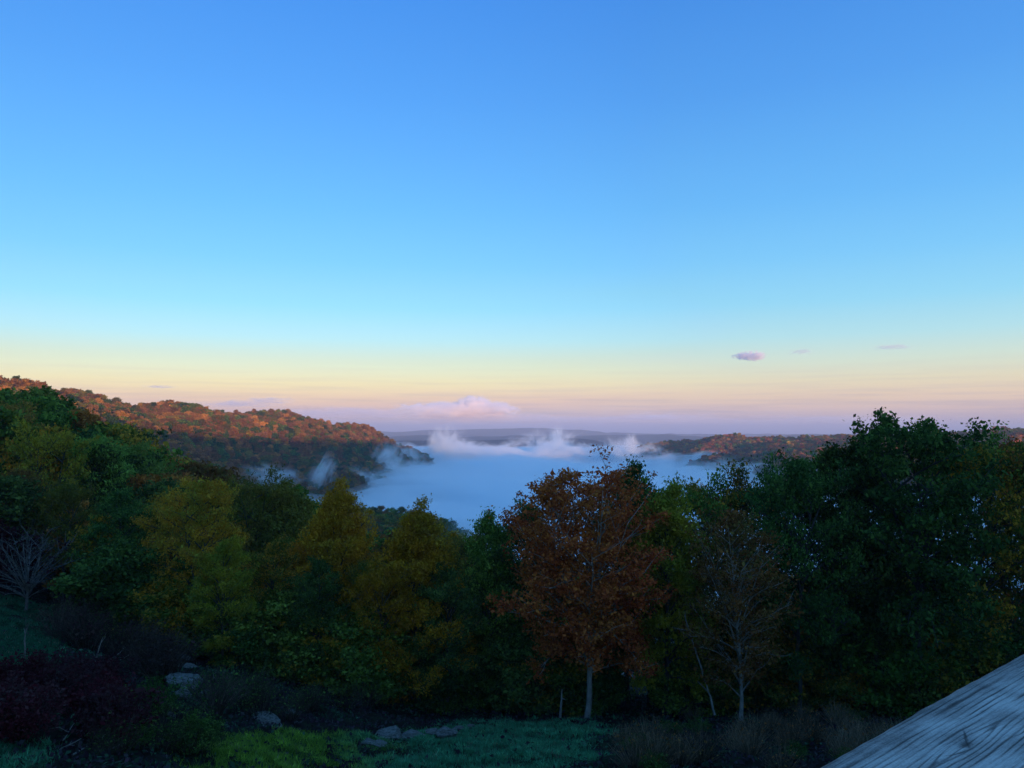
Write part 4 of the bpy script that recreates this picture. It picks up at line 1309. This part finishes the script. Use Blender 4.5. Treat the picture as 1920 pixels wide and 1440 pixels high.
for k in range(16):
    px = 800 + k * 41 + _r.uniform(-14, 14)
    py = float(np.interp(px, [800, 1180, 1300, 1440], [848, 854, 872, 890])) - _r.uniform(0, 9)
    WISPS.append((px, py, float(np.interp(px, [800, 1180, 1300, 1440], [1560, 1480, 1220, 1030])), _r.uniform(34, 80), _r.uniform(8, 17), 45, _r.uniform(-.5, .5),
                  'torn shred of pale mist on the far edge of the fog'))
for (px, py, Y, hw, hh, dp, tilt, lab) in WISPS:
    o = obj('mist_wisp', wisp_me, loc=at(px, py, Y), label=lab, kind='stuff')
    o.scale = (hw / F * Y * 1.35, dp * 1.3, hh / F * Y * 1.35)
    o.rotation_euler = (0, tilt, 0)

M_CLOUD = volume_mat('cloud_vapour', (0.99, 0.97, 0.96), 0.016, 0.0, noise=(1.9, (1.5, 1, 1), 4.2, -2.4))
M_SMALL = volume_mat('ragged_cloud_vapour', (1.0, 0.98, 0.97), 0.022, 0.0, noise=(2.6, (1.6, 1, 1.0), 9.0, -5.3))
M_BANK = volume_mat('cloud_bank_vapour', (0.96, 0.92, 0.92), 0.0022, 0.0, noise=(1.4, (2.0, 1, 1)))
M_STREAK = volume_mat('streak_vapour', (0.92, 0.92, 0.97), 0.0012, 0.0, noise=(1.6, (2.0, 1, 1)))
cloud_me = {'c': ico('cloud', M_CLOUD), 's': ico('small_cloud', M_SMALL), 't': ico('cloud_streak', M_STREAK), 'b': ico('cloud_layer', M_BANK)}
CLOUDS = [  # px, py, half w, half h, kind, label
    (835, 769, 92, 12, 'c', 'long pale pink cloud bank low over the distant hills'),
    (890, 762, 36, 15, 'c', 'brightest puffy head of the pink cloud bank'),
    (930, 768, 38, 11, 'c', 'right puff of the low pink cloud bank'),
    (640, 777, 190, 13, 'b', 'flat lilac cloud bank left of and below the pink cloud bank'),
    (860, 784, 200, 11, 'b', 'flat lilac cloud layer directly under the pink cloud bank'),
    (1150, 788, 260, 9, 'b', 'long flat mauve layer low over the distant hills right of centre'),
    (1560, 790, 300, 10, 'b', 'long flat mauve layer low behind the trees on the right'),
    (1405, 667, 27, 6.5, 's', 'small pink cloud alone in the pale sky on the right'),
    (1418, 670, 10, 5, 's', 'darker lower tuft of the small pink cloud on the right'),
    (1500, 660, 26, 4, 't', 'tiny faint cloud right of the small pink cloud'),
    (1675, 651, 40, 4, 't', 'faintest wisp of cloud, farthest right in the pale sky'),
    (505, 749, 60, 5, 't', 'thin grey streak of cloud above the left ridge'),
    (300, 725, 30, 3, 't', 'tiny grey cloud above the left end of the ridge'),
    (1250, 781, 110, 8, 't', 'thin mauve streak of cloud low in the sky above the right hill'),
    (450, 757, 120, 8, 't', 'long flat lilac cloud resting on the left ridge skyline'),
]
for (px, py, hw, hh, kd, lab) in CLOUDS:
    Yc = 40000.0
    o = obj('cloud', cloud_me[kd], loc=at(px, py, Yc), label=lab, category='cloud')
    o.scale = (hw / F * Yc * 1.3, 1500, hh / F * Yc * 1.6)
